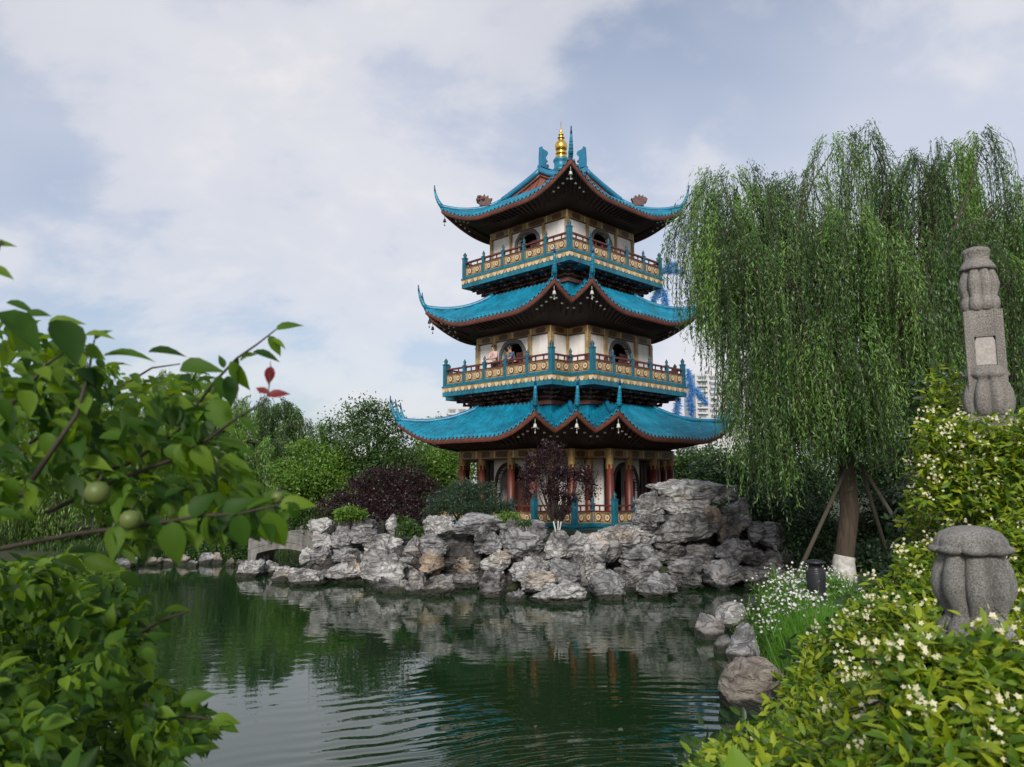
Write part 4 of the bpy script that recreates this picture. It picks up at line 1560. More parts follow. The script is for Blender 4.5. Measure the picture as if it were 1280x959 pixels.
# ---- the big willow on the right bank
WB = at(1056, 728, 21); WB.z = float(ground_z(WB.x, WB.y))
lob = []
for (px_, py_, Y, R, a, b) in [
    # top line, left to right
    (884, 224, 20.6, .7, 2.5, 5.5), (900, 206, 21.2, .8, 2.5, 7), (925, 212, 20.2, .75, 2.5, 7.5), (962, 222, 21.4, .8, 2, 6), (985, 216, 20.6, .55, 2, 5), (1010, 196, 21.0, .55, 2, 6),
    (1044, 168, 21.2, .6, 2, 6), (1088, 160, 20.8, .65, 2, 6.5), (1125, 185, 21.4, .7, 2, 6), (1170, 182, 20.8, .65, 2, 6), (1205, 168, 21.2, .55, 2, 6), (1228, 168, 20.4, .6, 2, 6), (1262, 222, 21.2, .8, 2, 7), (1148, 196, 20.6, .7, 2, 6), (1186, 205, 21.6, .75, 2, 6), (1150, 230, 22.4, .8, 2, 6), (1285, 225, 20.4, .8, 2, 6), (1300, 262, 20.6, 1.0, 2, 7), (1345, 300, 21, 1.1, 2, 7),
    # shoulders and inner lobes nearer and farther
    (905, 270, 19.6, .9, 3, 6.5), (950, 300, 19.2, .8, 3, 6), (1010, 260, 19.4, .8, 2, 5), (1060, 250, 19.0, .9, 2, 5.5), (1110, 280, 18.8, .9, 2.5, 5.5), (1170, 260, 19.2, .9, 2.5, 6), (1220, 300, 19.4, .9, 3, 6.5),
    (930, 280, 22.6, .9, 3, 7), (1000, 270, 23.2, 1.0, 3, 7), (1070, 240, 23.4, 1.1, 3, 7), (1150, 260, 23.2, 1.1, 3, 7), (1230, 270, 22.8, 1.0, 3, 7),
    (1045, 390, 18.6, .8, 2, 4.2), (1100, 420, 18.3, .7, 2, 3.8), (925, 400, 19.3, .7, 2.5, 4.6), (892, 330, 20.2, .45, 1.5, 4.0), (1160, 400, 18.8, .8, 2.5, 4.5), (970, 430, 19.4, .6, 2, 3.8),
    (864, 262, 20.6, .32, 1.5, 2.6), (1000, 450, 22.5, .8, 2, 4), (1120, 440, 22.5, .9, 2, 4)]:
    p = at(px_, py_ + 4, Y)
    lob.append((p.x, p.y, p.z, R, a, b))


def willow_floor(x, y):
    px_ = 640 + F * x / y * .99
    return float(np.interp(px_, [840, 880, 905, 920, 938, 970, 1010, 1050, 1090, 1130, 1200, 1300], [10.2, 7.6, 6.4, 4.4, 2.8, 2.7, 3.9, 4.0, 4.0, 3.4, 2.6, 2.4])) + RNG.normal() * .4 + RNG.random() ** 2 * 1.5


fork = at(1056, 560, 21)
rl = random.Random(31)
for k in range(46):                                       # inner tiers of the curtain
    py_ = rl.uniform(245, 470)
    p = at(rl.uniform(905, 1340), py_, rl.uniform(18.6, 23.4))
    lob.append((p.x, p.y, p.z, rl.uniform(.55, .9), 2.2, 4.8))
for k in range(38):                                       # lowest tier, nearer the pond
    p = at(rl.uniform(915, 1150), rl.uniform(420, 525), rl.uniform(18.4, 22.4))
    lob.append((p.x, p.y, p.z, rl.uniform(.45, .75), 1.6, 3.6))
wt = willow('willow_tree', 'tall weeping willow with limewashed trunk foot and wooden props on the right bank', WB, None, lob, 10500, [M['willow'], M['willow_shaded'], M['willow_young_lit']], None,
            [WB + Vector((0, 0, -.3)), WB + Vector((0, 0, .6)), at(1062, 640, 21), fork], step=.08, leaf=.125, seed=4, crest=19, fork=fork, prune=willow_floor, tr=.25)
lw = MB()
pp = [Vector((0, 0, -.05)), Vector((0, 0, .3)), Vector((0, 0, .6)), Vector((0, 0, .6)).lerp(at(1062, 640, 21) - WB, .12)]
lw.tube(pp, [.33, .305, .285, .272], 18, 0, False)
lw.obj('limewashed_foot', M['limewash'], wt)
# second, dark stem leaning behind
sm = MB()
sm.tube([at(1035, 570, 21) - WB, at(1018, 480, 21.2) - WB, at(1003, 420, 21.3) - WB, at(1020, 370, 21.3) - WB, at(1028, 330, 21.3) - WB], [.22, .18, .14, .10, .07], 10)
sm.tube([at(1062, 560, 21) - WB, at(1080, 470, 21.2) - WB, at(1083, 380, 21.3) - WB, at(1075, 300, 21.3) - WB], [.2, .15, .1, .05], 10)
sm.obj('stem', M['bark_dark'], wt)
for k, (lab, a, b, Y0_, Y1_) in enumerate([
    ('dark wooden prop leaning on the willow from the pond side', (1000, 712), (1064, 572), 20.0, 20.8),
    ('pale wooden prop leaning on the willow from the right', (1128, 664), (1074, 578), 20.0, 20.8),
    ('thin wooden prop behind the willow, mostly in shade', (1108, 690), (1078, 590), 22.2, 21.2)]):
    p, q = at(*a, Y0_), at(*b, Y1_)
    dn = (p - q).normalized()
    gz_ = float(ground_z(p.x, p.y))
    if p.z > gz_: p = p + dn * ((p.z - gz_) / abs(dn.z))
    mb = MB(); mb.tube([p - q * 0 - p, (q - p) * .5, q - p], [.06, .055, .05], 10)
    o = mb.obj('tree_prop', M['pole'], None, p); tag(o, lab, 'prop', 'props holding the willow')

# ---- background trees, left to right
def blob_px(px_, py_, Y, rx, rz, ry=None):
    p = at(px_, py_, Y)
    return (p.x, p.y, p.z, rx, ry or rx, rz)


def gbase(px_, Y):
    x = (px_ - 640) / F * Y
    return Vector((x, Y, float(ground_z(x, Y)) - .05))


def wl_px(rows):
    o = []
    for (px_, py_, Y, R, a, b) in rows:
        p = at(px_, py_, Y); o.append((p.x, p.y, p.z, R, a, b))
    return o


b0 = gbase(122, 33.5)
willow('willow_tree', 'bright yellow-green weeping willow hanging over the far left shore', b0, None,
       wl_px([(20, 520, 32, 1.3, 4, 6.5), (60, 500, 33, 1.4, 4, 6.5), (100, 500, 33.5, 1.3, 4, 6.5), (140, 505, 33, 1.3, 4, 6.2), (180, 510, 33.5, 1.2, 4, 6), (215, 500, 34, 1.2, 4, 6), (-30, 510, 33, 1.5, 4, 6.5), (80, 440, 35, 1.6, 4, 6), (15, 575, 31.6, 1.0, 2.6, 3.8), (55, 570, 31.4, 1.0, 2.6, 3.8), (95, 572, 31.8, .9, 2.4, 3.4), (150, 570, 31.6, .9, 2.2, 3.2), (190, 575, 32.2, .9, 2.2, 3), (235, 570, 33, .9, 2.0, 3)]),
       2600, [M['willow_light'], M['willow'], M['willow_young_lit']], 'weeping willows', [b0 + Vector((0, 0, -.3)), at(124, 690, 33.5), at(132, 650, 33.5), at(130, 560, 33.8)], .12, .2, 8, at(130, 560, 33.8), lambda x, y: .7 + RNG.random() ** 2 * 2.5, tr=.2)
b0 = gbase(330, 43)
willow('willow_tree', 'grey-green weeping willow behind the stone bridge', b0, None,
       wl_px([(275, 515, 43, 1.5, 3, 7), (300, 500, 43.5, 1.5, 3, 7), (330, 494, 43, 1.5, 3, 7), (355, 503, 43.5, 1.4, 3, 6.5), (378, 518, 43, 1.2, 3, 5.5), (310, 540, 40, 1.4, 3, 5.5), (345, 545, 40, 1.1, 2.5, 4.5), (250, 530, 43, 1.5, 3, 7), (285, 560, 38.5, 1.1, 2.5, 4), (320, 570, 38.5, 1.0, 2.5, 3.6)]),
       3000, [M['willow'], M['willow_shaded'], M['willow_young_lit']], 'weeping willows', [b0 + Vector((0, 0, -.3)), b0 + Vector((.1, 0, 2.5)), at(330, 560, 43)], .13, .22, 9, at(330, 560, 43), lambda x, y: 1.2 + RNG.random() ** 2 * 2.5, tr=.25)
b0 = gbase(235, 46)
willow('willow_tree', 'pale weeping willow between the two others at the back', b0, None,
       wl_px([(200, 470, 46, 1.8, 4, 8), (235, 455, 46.5, 1.8, 4, 8), (265, 480, 46, 1.6, 4, 8), (225, 500, 45, 1.8, 4, 7)]),
       1000, M['willow_light'], 'weeping willows', [b0 + Vector((0, 0, -.3)), b0 + Vector((.1, 0, 3)), at(235, 540, 46)], .14, .24, 10, at(235, 540, 46), lambda x, y: 1.2 + RNG.random() ** 2 * 2.5, tr=.25)

G_BT = 'trees behind the pond'
broadleaf('maple_tree', 'bright green spreading tree behind the rockery, left of the dark one', 'tree', gbase(385, 38),
          [blob_px(362, 585, 38, .8, .4), blob_px(385, 562, 38.5, .9, .4), blob_px(415, 575, 38, 1.0, .5), blob_px(378, 604, 37.5, 1.1, .45), blob_px(412, 610, 37.5, 1.2, .6), blob_px(352, 622, 38, .7, .4), blob_px(395, 590, 37, .9, .35), blob_px(430, 590, 38, .8, .5), blob_px(372, 638, 37.5, 1.0, .4)],
          15000, .15, M['bright'], G_BT, .12, clump=.34)
broadleaf('camphor_tree', 'tall dark green tree with airy top left of the pagoda', 'tree', gbase(462, 39),
          [blob_px(420, 545, 39, 1.1, .8), blob_px(445, 520, 39.5, 1.1, .9), blob_px(470, 522, 39, 1.2, .9), blob_px(492, 545, 39, 1.1, .9), blob_px(455, 560, 38.5, 1.6, 1.1), blob_px(500, 580, 38.5, 1.5, 1.1), blob_px(420, 580, 39, 1.2, 1), blob_px(465, 590, 38.5, 1.5, 1)],
          16000, .15, M['green'], G_BT, .16, clump=.36, shell=.4)
broadleaf('green_tree', 'mid green tree close behind the left side of the pagoda', 'tree', gbase(545, 41),
          [blob_px(525, 585, 41, 1.4, 1.0), blob_px(555, 575, 41.5, 1.4, 1.1), blob_px(580, 590, 41, 1.2, 1.1), blob_px(540, 615, 40.5, 1.6, 1.0), blob_px(510, 605, 40.5, 1.2, .9)],
          13000, .16, M['bright'], G_BT, .14)
broadleaf('yellow_green_tree', 'yellow-green treetop showing above the lower roof at left', 'tree', gbase(553, 56),
          [blob_px(553, 535, 56, 1.0, .8), blob_px(540, 552, 56, 1.4, .9), blob_px(568, 555, 56, 1.5, .9), blob_px(552, 585, 56, 2.2, 1.8)],
          7000, .2, M['bright'], G_BT, .16, clump=.45)
broadleaf('purple_shrub_tree', 'wide dark purple tree behind the rockery', 'tree', gbase(485, 31.5),
          [blob_px(445, 620, 31.5, .8, .7), blob_px(475, 603, 32, .9, .7), blob_px(505, 603, 31.8, .9, .75), blob_px(530, 618, 31.5, .8, .75), blob_px(460, 635, 31, .9, .6), blob_px(500, 635, 31, 1.1, .6), blob_px(415, 632, 32, .6, .5)],
          17000, .10, M['purple'], G_BT, .09, clump=.26)
# row beyond the pond that closes the view
rt = random.Random(21)
for k, (px_, py_, Y, R, mm, lab) in enumerate([
    (-60, 545, 52, 3.2, 'deep', 'dark tree at the far left edge beyond the willows'), (60, 560, 50, 2.8, 'green', 'green tree beyond the bright willow'), (170, 560, 54, 3.0, 'deep', 'dark bushy tree between the willows'),
    (290, 600, 52, 2.8, 'deep', 'dark tree in shade behind the grey-green willow'), (380, 570, 58, 3.0, 'green', 'green tree far behind the bright spreading tree'), (480, 590, 55, 2.8, 'deep', 'dark tree far behind the airy one'),
    (860, 585, 46, 2.2, 'green', 'green tree behind the right corner of the pagoda'), (915, 590, 42, 2.0, 'deep', 'dark tree between pagoda and willow'), (700, 600, 58, 3, 'deep', 'dark tree hidden behind the pagoda'),
    (985, 590, 40, 2.2, 'deep', 'dark bushy tree behind the willow strands'), (1090, 570, 42, 2.6, 'deep', 'dark tree straight behind the willow trunk'), (1190, 560, 40, 2.8, 'green', 'green tree behind the stone pillar'), (1300, 540, 40, 3.2, 'deep', 'dark tree at the right edge behind the willow')]):
    bl = [blob_px(px_ + rt.uniform(-.8, .8) * R * F / Y, py_ + rt.uniform(-.5, .9) * R * F / Y * .8, Y + rt.uniform(-1, 1), R * rt.uniform(.45, .7), R * rt.uniform(.35, .5)) for _ in range(9)]
    broadleaf('broadleaf_tree', lab, 'tree', gbase(px_, Y), bl, 9000, .2, M[mm], 'trees closing the view', .2, clump=.5)
# undergrowth in shade below the willow and along the shores
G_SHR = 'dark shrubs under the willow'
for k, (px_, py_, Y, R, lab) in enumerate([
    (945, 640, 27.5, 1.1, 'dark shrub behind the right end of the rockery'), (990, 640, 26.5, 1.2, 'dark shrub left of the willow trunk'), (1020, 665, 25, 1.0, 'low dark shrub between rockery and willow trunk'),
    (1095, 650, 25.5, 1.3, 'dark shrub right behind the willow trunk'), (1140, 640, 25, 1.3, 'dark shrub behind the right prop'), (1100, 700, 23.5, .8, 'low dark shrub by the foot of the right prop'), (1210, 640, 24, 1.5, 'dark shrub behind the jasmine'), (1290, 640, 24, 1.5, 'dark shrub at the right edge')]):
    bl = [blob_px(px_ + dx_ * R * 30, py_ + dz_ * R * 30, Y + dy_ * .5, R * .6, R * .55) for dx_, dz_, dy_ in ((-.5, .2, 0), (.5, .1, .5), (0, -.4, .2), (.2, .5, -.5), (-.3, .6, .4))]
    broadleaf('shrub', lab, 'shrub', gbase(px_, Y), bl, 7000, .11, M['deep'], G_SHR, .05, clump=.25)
for k, (px_, py_, Y, R, lab) in enumerate([(150, 688, 32.2, .55, 'low clump of leaves just behind the edging stones, left'), (200, 688, 32.6, .6, 'low clump of leaves just behind the edging stones, middle'), (245, 689, 33, .6, 'low clump of leaves just behind the edging stones, right'), (290, 688, 34, .6, 'low clump of leaves beside the stone bridge abutment'), (110, 690, 31.5, .6, 'low clump of leaves at the foot of the bright willow'), (20, 655, 36, 1.3, 'leafy shrub at the far left end of the far shore'), (60, 672, 34.5, .8, 'low shrub before the garden house'), (125, 655, 37.5, 1.3, 'taller shrub at the right end of the garden house'), (165, 672, 34, .9, 'low green shrub on the far shore, left'), (210, 672, 34.5, 1.0, 'low green shrub on the far shore, middle'), (255, 674, 35, 1.0, 'low green shrub on the far shore near the bridge'), (300, 670, 36.5, 1.0, 'low green shrub at the left end of the stone bridge'),
                                          (330, 650, 40, 1.3, 'shaded shrub behind the stone bridge'), (385, 645, 36, 1.0, 'shaded shrub right behind the bridge end')]):
    bl = [blob_px(px_ + dx_ * R * 26, py_ + dz_ * R * 20, Y + dy_ * .5, R * .6, R * .4) for dx_, dz_, dy_ in ((-.6, .2, 0), (.6, .1, .5), (0, -.4, .2), (.2, .5, -.5))]
    broadleaf('shrub', lab, 'shrub', gbase(px_, Y), bl, 4500, .12, M['green'], 'shrubs on the far shore', .05, clump=.25)

# cloud-pruned juniper by the pagoda
bb = [blob_px(588, 612, 26.8, .85, .30), blob_px(560, 628, 26.6, .7, .28), blob_px(610, 632, 26.6, .75, .30), blob_px(632, 636, 26.4, .4, .22), blob_px(585, 636, 26.4, .8, .28), blob_px(545, 637, 26.6, .35, .18)]
broadleaf('juniper_bush', 'dark green spreading juniper with flat cushions beside the pagoda steps', 'shrub', at(588, 662, 26.8), bb, 22000, .085, M['needle'], None, .07, clump=.14, width=.22, shell=.3, stems=[(-.1, 0), (.12, .05)])
# purple-leaved plum in front of the pagoda
pb0 = at(697, 668, 24.35)
bl = [blob_px(672, 575, 24.4, .42, .34), blob_px(690, 562, 24.5, .36, .34), blob_px(665, 595, 24.3, .36, .36), blob_px(700, 590, 24.3, .48, .42), blob_px(725, 592, 24.4, .32, .30), blob_px(737, 602, 24.4, .24, .3), blob_px(690, 615, 24.3, .42, .32), blob_px(712, 622, 24.2, .3, .25), blob_px(735, 618, 24.4, .22, .2), blob_px(705, 640, 24.2, .24, .2), blob_px(660, 615, 24.4, .2, .2)]
pt = broadleaf('purple_plum_tree', 'purple-leaved plum tree with white painted stems in front of the railing', 'tree', pb0, bl, 7600, .075, M['purple'], None, .035, bark='bark_dark', clump=.15, shell=.15, per=16, width=.6,
               stems=[(-.16, 0), (.02, .05), (.14, -.03)], stem_z=.42)
st_ = MB()
for q in ((-.15, 0), (.03, .03), (.14, -.02)):
    st_.tube([(q[0] * .15, q[1], -.1), (q[0] * .55, q[1], .2), (q[0], q[1], .5)], [.032, .026, .02], 8)
st_.obj('painted_stems', M['limewash'], pt)
for (lab, px_, py_, Y, rx, rz, mm, cnt, lf) in [
    ('yellow-green low shrub on the rocks left of the plum tree', 636, 648, 24.7, .32, .14, 'bright', 1800, .06), ('fern-like bright green shrub on top of the left stack', 438, 643, 27.2, .5, .14, 'bright', 1600, .13),
    ('green low shrub behind the pale standing stone', 512, 663, 26.2, .4, .22, 'green', 1500, .09), ('small moss-green shrub hanging on the rock right of the plum tree foot', 655, 655, 24.2, .22, .12, 'green', 700, .05),
    ('small green shrub beside the standing stone', 500, 655, 27.2, .35, .2, 'green', 1200, .09)]:
    p = at(px_, py_, Y)
    broadleaf('low_shrub', lab, 'shrub', (p.x, p.y, p.z - rz - .12), [(p.x - rx * .5, p.y, p.z, rx * .6, rx * .6, rz), (p.x + rx * .5, p.y, p.z, rx * .6, rx * .6, rz), (p.x, p.y + .1, p.z + rz * .3, rx * .6, rx * .6, rz)], cnt, lf, M[mm], 'small shrubs on the rockery', .02, clump=.1, per=12)

# ================================================================== other buildings
def apartment(label, x0, y, w, d, h, floors, cols, rz, first):
    t = empty('apartment_block', (x0, y, .3), label, 'apartment building', 'apartment blocks behind the garden', rz)
    b = MB(); b.box((0, 0, 0), (w, d, h), 0)
    b.box((-.3, -.3, h), (w + .3, d + .3, h + .9), 0)
    b.box((w * .3, d * .3, h + .9), (w * .55, d * .7, h + 4), 0)
    for q in range(cols + 1):
        xx = w * q / cols
        b.box((xx - .35, -.5, 0), (xx + .35, 0.02, h), 0)
    b.obj('wall', M['apartment'], t)
    cw, fh = w / cols, h / floors
    wm_, bm = MB(), MB()
    wm_.box((0, -.05, 0), (cw * .62, .0, fh * .55), 0)
    wm_.box((cw * .3, -.09, 0), (cw * .32, -.04, fh * .55), 1)
    wm_.box((0, -.09, fh * .27), (cw * .62, -.04, fh * .29), 1)
    wme = wm_.mesh('window', [M['apartment_glass'], M['apartment']])
    bm.box((0, -1.1, 0), (cw * .8, -.02, .18), 0); bm.box((0, -1.1, .18), (cw * .8, -1.0, fh * .33), 0)
    bme = bm.mesh('balcony', M['apartment'])
    sw = MB(); sw.box((-.05, 0, 0), (0, d * .16, fh * .5), 0)
    sme = sw.mesh('window', M['apartment_glass'])
    for f in range(first, floors):
        for c in range(cols):
            link('window', wme, t, (c * cw + cw * .19, -.01, f * fh + fh * .33))
            if c % 2 == 0:
                link('balcony', bme, t, (c * cw + cw * .1, 0, f * fh + fh * .02))
        link('window', sme, t, (-.01, d * .3, f * fh + fh * .35))
    return t


p = at(869, 470, 350)
apartment('pale high-rise apartment block beyond the willow, right of the pagoda', p.x, 350, 30, 16, p.z - .3, 20, 5, .12, 10)
p = at(562, 512, 360)
apartment('pale apartment block just showing between roof and balcony at the left of the pagoda', p.x - 1, 360, 24, 16, p.z - .3, 14, 5, -.1, 8)
p = at(1262, 350, 200)
apartment('pale apartment block glimpsed through the willow at the right edge', p.x, 200, 22, 14, p.z - .3, 20, 4, .1, 9)

# low white garden building on the far left shore
t = empty('garden_house', (gnd(20, 700).x - 3, 36.5, .6), 'low garden house with pale wall and grey tiled roof on the far left shore', 'house')
h = MB(); h.box((0, 0, .55), (9.5, 4, 3.0), 0); h.obj('wall', M['white'], t)
h = MB(); h.box((-.05, -.05, -.3), (9.55, 4.05, .55), 0); h.obj('footing', M['granite_dark'], t)
h = MB(); h.prism([(-.7, 2.95), (-.7, 3.1), (2.0, 4.5), (4.7, 3.1), (4.7, 2.95)], Matrix.Translation((-.4, 0, 0)) @ Matrix(((0, 1, 0, 0), (1, 0, 0, 0), (0, 0, 1, 0), (0, 0, 0, 1))), 10.3, 0)
h.obj('roof', M['grey_frame'], t)

# small stone bridge over the inlet
bp = at(310, 690, 31.2); bq = at(392, 690, 30.6)
t = empty('stone_bridge', (bp.x, bp.y, 0), 'small pale stone footbridge with low carved parapet beside the rockery', 'bridge', rz=math.atan2(bq.y - bp.y, bq.x - bp.x))
BL = (bq - bp).length + .3
ar = lambda x: .55 + .34 * math.sin(PI * x / BL)
dk = MB()
xs = [BL * k / 16 for k in range(17)]
dk.prism([(x, ar(x)) for x in xs] + [(x, ar(x) - (.24 if .2 < x < BL - .2 else 1.0)) for x in xs[::-1]], Matrix.Identity(4), 1.5, 0)
dk.obj('deck', M['stone'], t)
for y in (0.0, 1.38):
    pr_ = MB()
    pr_.prism([(x, ar(x) + .02) for x in xs] + [(x, ar(x) + .36) for x in xs[::-1]], Matrix.Translation((0, y, 0)), .12, 0)
    pr_.prism([(x, ar(x) + .36) for x in xs] + [(x, ar(x) + .42) for x in xs[::-1]], Matrix.Translation((0, y - .03, 0)), .18, 0)
    for k in range(4):
        a = BL * (.06 + .235 * k)
        pr_.prism([(a, ar(a) + .1), (a + BL * .17, ar(a + BL * .17) + .1), (a + BL * .17, ar(a + BL * .17) + .33), (a, ar(a) + .33)], Matrix.Translation((0, y - .015, 0)), .15, 1)
    pr_.obj('parapet', [M['stone'], M['stone']], t)
    for k in range(5):
        x = BL * (.03 + .235 * k)
        po = MB(); po.box((x - .07, y - .02, ar(x)), (x + .07, y + .14, ar(x) + .46), 0)
        po.lathe([(.07, 0), (.09, .04), (.06, .1), (.02, .14)], 10, (x, y + .06, ar(x) + .46), 0)
        po.obj('post', M['stone'], t)

# ================================================================== carved stone posts on the near right
LOB = 8


def lotus_cap(mb, r, z, c=(0, 0, 0), lobes=LOB):
    pass


q = at(1222, 800, 2.4)
zt = at(1222, 657, 2.4).z
gp = float(ground_z(q.x, q.y))
t = empty('stone_post', (q.x, q.y, gp), 'grey granite lotus-bud bridge post, nearest the camera among the jasmine', 'stone post')
hh = zt - gp
mb = MB()
PK = .745
mb.lathe([(r_ * PK, z_, *l_) for r_, z_, *l_ in [(.0, hh - .365), (.134, hh - .365, .2), (.144, hh - .34, .9), (.142, hh - .30, 1), (.112, hh - .275, .8), (.111, hh - .268, .8), (.132, hh - .24, 1), (.154, hh - .205, 1), (.158, hh - .175, 1), (.147, hh - .13, 1), (.126, hh - .095, 1), (.115, hh - .072, 1), (.112, hh - .066, .9)]],
         160, (0, 0, 0), 0, LOB, .27)
mb.obj('bud', M['granite'], t)
cp = MB()
cp.lathe([(r_ * PK, z_, l_) for r_, z_, l_ in [(.093, hh - .07, .3), (.128, hh - .082, .75), (.140, hh - .074, .75), (.141, hh - .062, .7), (.134, hh - .040, .4), (.112, hh - .020, .15), (.075, hh - .007, 0), (.03, hh - .0005, 0), (.004, hh, 0)]], 128, (0, 0, 0), 0, LOB, .13)
for k in range(LOB):
    an = 2 * PI * (k + .5) / LOB
    cp.lathe([(.0, -.016), (.030, -.013), (.042, -.003), (.038, .007), (.024, .014), (.002, .018)], 14, (.106 * PK * math.cos(an), .106 * PK * math.sin(an), hh - .072), 0)
cp.obj('cap', M['granite'], t)
sh = MB(); sh.box((-.09, -.09, -.2), (.09, .09, hh - .40), 0); sh.box((-.1, -.1, hh - .40), (.1, .1, hh - .366), 0)
sh.obj('shaft', M['granite_dark'], t)

q = at(1234, 560, 4.3)
zt = at(1219, 322, 4.3).z
gp = float(ground_z(q.x, q.y))
t = empty('stone_pillar', (q.x + .025, q.y, gp), 'tall weathered stone pillar with lotus head and pale inset panel, wrapped in jasmine', 'stone pillar', rz=-.46)
Z = lambda py: at(1225, py, 4.3).z - gp
sh = MB()
w = .074
sh.box((-w, -w, -.2), (w, w, Z(390)), 0)
for sx in (-1, 1):                                        # raised border left and right of the niche
    sh.box((sx * w - .022, -w - .026, Z(560)), (sx * w + .022, -w + .02, Z(392)), 0)
sh.box((-w + .022, -w - .024, Z(424)), (w - .022, -w + .0, Z(393)), 0)
sh.obj('shaft', M['granite_dark'], t)
ins = MB()
o = [(-.05, Z(462)), (.05, Z(462)), (.05, Z(430)), (.038, Z(424)), (-.038, Z(424)), (-.05, Z(430))]
ins.prism(o, Matrix.Translation((0, -w - .016, 0)), .03, 0)
ins.obj('inset_panel', M['granite_pale'], t)
hd = MB()
zb = Z(391)
for prof in ([(.10, zb), (.118, zb + .012, .6), (.126, zb + .045, .9), (.118, zb + .078, 1), (.108, zb + .09, 1), (.122, zb + .125, 1), (.130, zb + .155, 1), (.122, zb + .195, 1), (.104, zb + .235, 1), (.096, zb + .25, .8)],
             [(.095, zb + .245, .2), (.116, zb + .25, .4), (.114, zb + .262, .3), (.092, zb + .295, .2), (.078, zb + .31, .2), (.080, zb + .335, .5), (.088, zb + .352, .5), (.090, zb + .362, .3), (.078, zb + .378, .1), (.04, zb + .39, 0), (.003, zb + .392, 0)]):
    prof = [(p_[0] * .84, *p_[1:]) for p_ in prof]
    hd.lathe(prof, 112, (0, 0, 0), 0, LOB, .26 if prof[0][0] > .081 else .12)
hd.obj('lotus_head', M['granite_dark'], t)
lb = MB()
z2 = Z(520)
lb.lathe([(.10, z2 - .01), (.114, z2, .4), (.128, z2 + .03, 1), (.134, z2 + .085, 1), (.128, z2 + .13, 1), (.110, z2 + .175, 1), (.097, z2 + .20, 1), (.102, z2 + .21, .6), (.118, z2 + .225, .3), (.110, z2 + .24, .2), (.10, z2 + .265, .1), (.08, z2 + .285, 0)], 96, (0, -.03, 0), 0, LOB, .26)
lb.box((-.12, -.13, Z(585)), (.12, .10, z2 - .008), 0)
lb.obj('lotus_collar', M['granite_dark'], t)
q = at(1253, 640, 4.0)
gp = float(ground_z(q.x, q.y))
t = MB(); t.box((-.055, -.05, -.1), (.055, .05, at(1253, 618, 4.0).z - gp), 0); t.box((-.065, -.06, at(1253, 618, 4.0).z - gp), (.065, .06, at(1253, 612, 4.0).z - gp), 0)
o = t.obj('stone_slab', M['granite_pale'], None, (q.x, q.y, gp)); tag(o, 'short pale stone slab standing below the carved pillar', 'stone slab')

# ================================================================== garden lamp, daisies, grass
q = at(1022, 765, 15.8); gz_ = float(ground_z(q.x, q.y))
zt = at(1022, 700, 15.8).z
t = empty('bollard_lamp', (q.x, q.y, gz_), 'black cylindrical garden lamp standing among the daisies', 'lamp')
hh = zt - gz_
b = MB(); b.lathe([(.2, -.05), (.2, .03), (.17, .05), (.18, hh * .5), (.195, hh * .78), (.19, hh * .8)], 24); b.obj('body', M['black_metal'], t)
b = MB(); b.lathe([(.19, hh * .8), (.13, hh * .82), (.13, hh * .93), (.2, hh * .94), (.21, hh * .97), (.1, hh), (.01, hh + .01)], 24); b.obj('cap', M['black_metal'], t)
q2 = at(1074, 772, 14.6); gz_ = float(ground_z(q2.x, q2.y))
t = MB(); t.lathe([(.09, -.05), (.09, .10), (.12, .13), (.12, .2), (.05, .23)], 16); t.tube([(0, 0, .16), (0, -.14, .24)], [.085, .1], 14)
o = t.obj('spotlight', M['black_metal'], None, (q2.x, q2.y, gz_ + .25)); tag(o, 'small dark blue garden spotlight half hidden behind the jasmine', 'lamp')


def blades(name, label, pts, n, h0, h1, m, w=.014, spread=.18):
    """grass tuft of bent blades"""
    P0 = np.array(pts)[RNG.integers(0, len(pts), n)] + RNG.normal(size=(n, 3)) * np.array([spread, spread, 0])
    P0[:, 2] = ground_z(P0[:, 0], P0[:, 1]) - .03
    D = nrm(np.stack([RNG.normal(size=n) * .28, RNG.normal(size=n) * .28, np.ones(n)], 1))
    Nn = RNG.normal(size=(n, 3)); Nn[:, 2] *= .2
    L = RNG.uniform(h0, h1, n)
    me = leaf_mesh(name, P0, D, Nn, L, np.full(n, w), m, 'lance', droop=RNG.uniform(-.25, .25, n), fold=.2)
    o = link(name, me)
    return tag(o, label, 'grass', kind='stuff')


def line_pts(a, b, k, Y0_, Y1_):
    return [at(a[0] + (b[0] - a[0]) * i / (k - 1), a[1] + (b[1] - a[1]) * i / (k - 1), Y0_ + (Y1_ - Y0_) * i / (k - 1)) for i in range(k)]


tuft = []
for yy in (11.9, 12.4, 12.9, 13.4):
    tuft += line_pts((985, 820), (1075, 820), 8, yy, yy)
blades('grass', 'bright green grass tuft behind the tan shore slab', tuft, 4200, .45, .85, M['blade'], .012, .16)


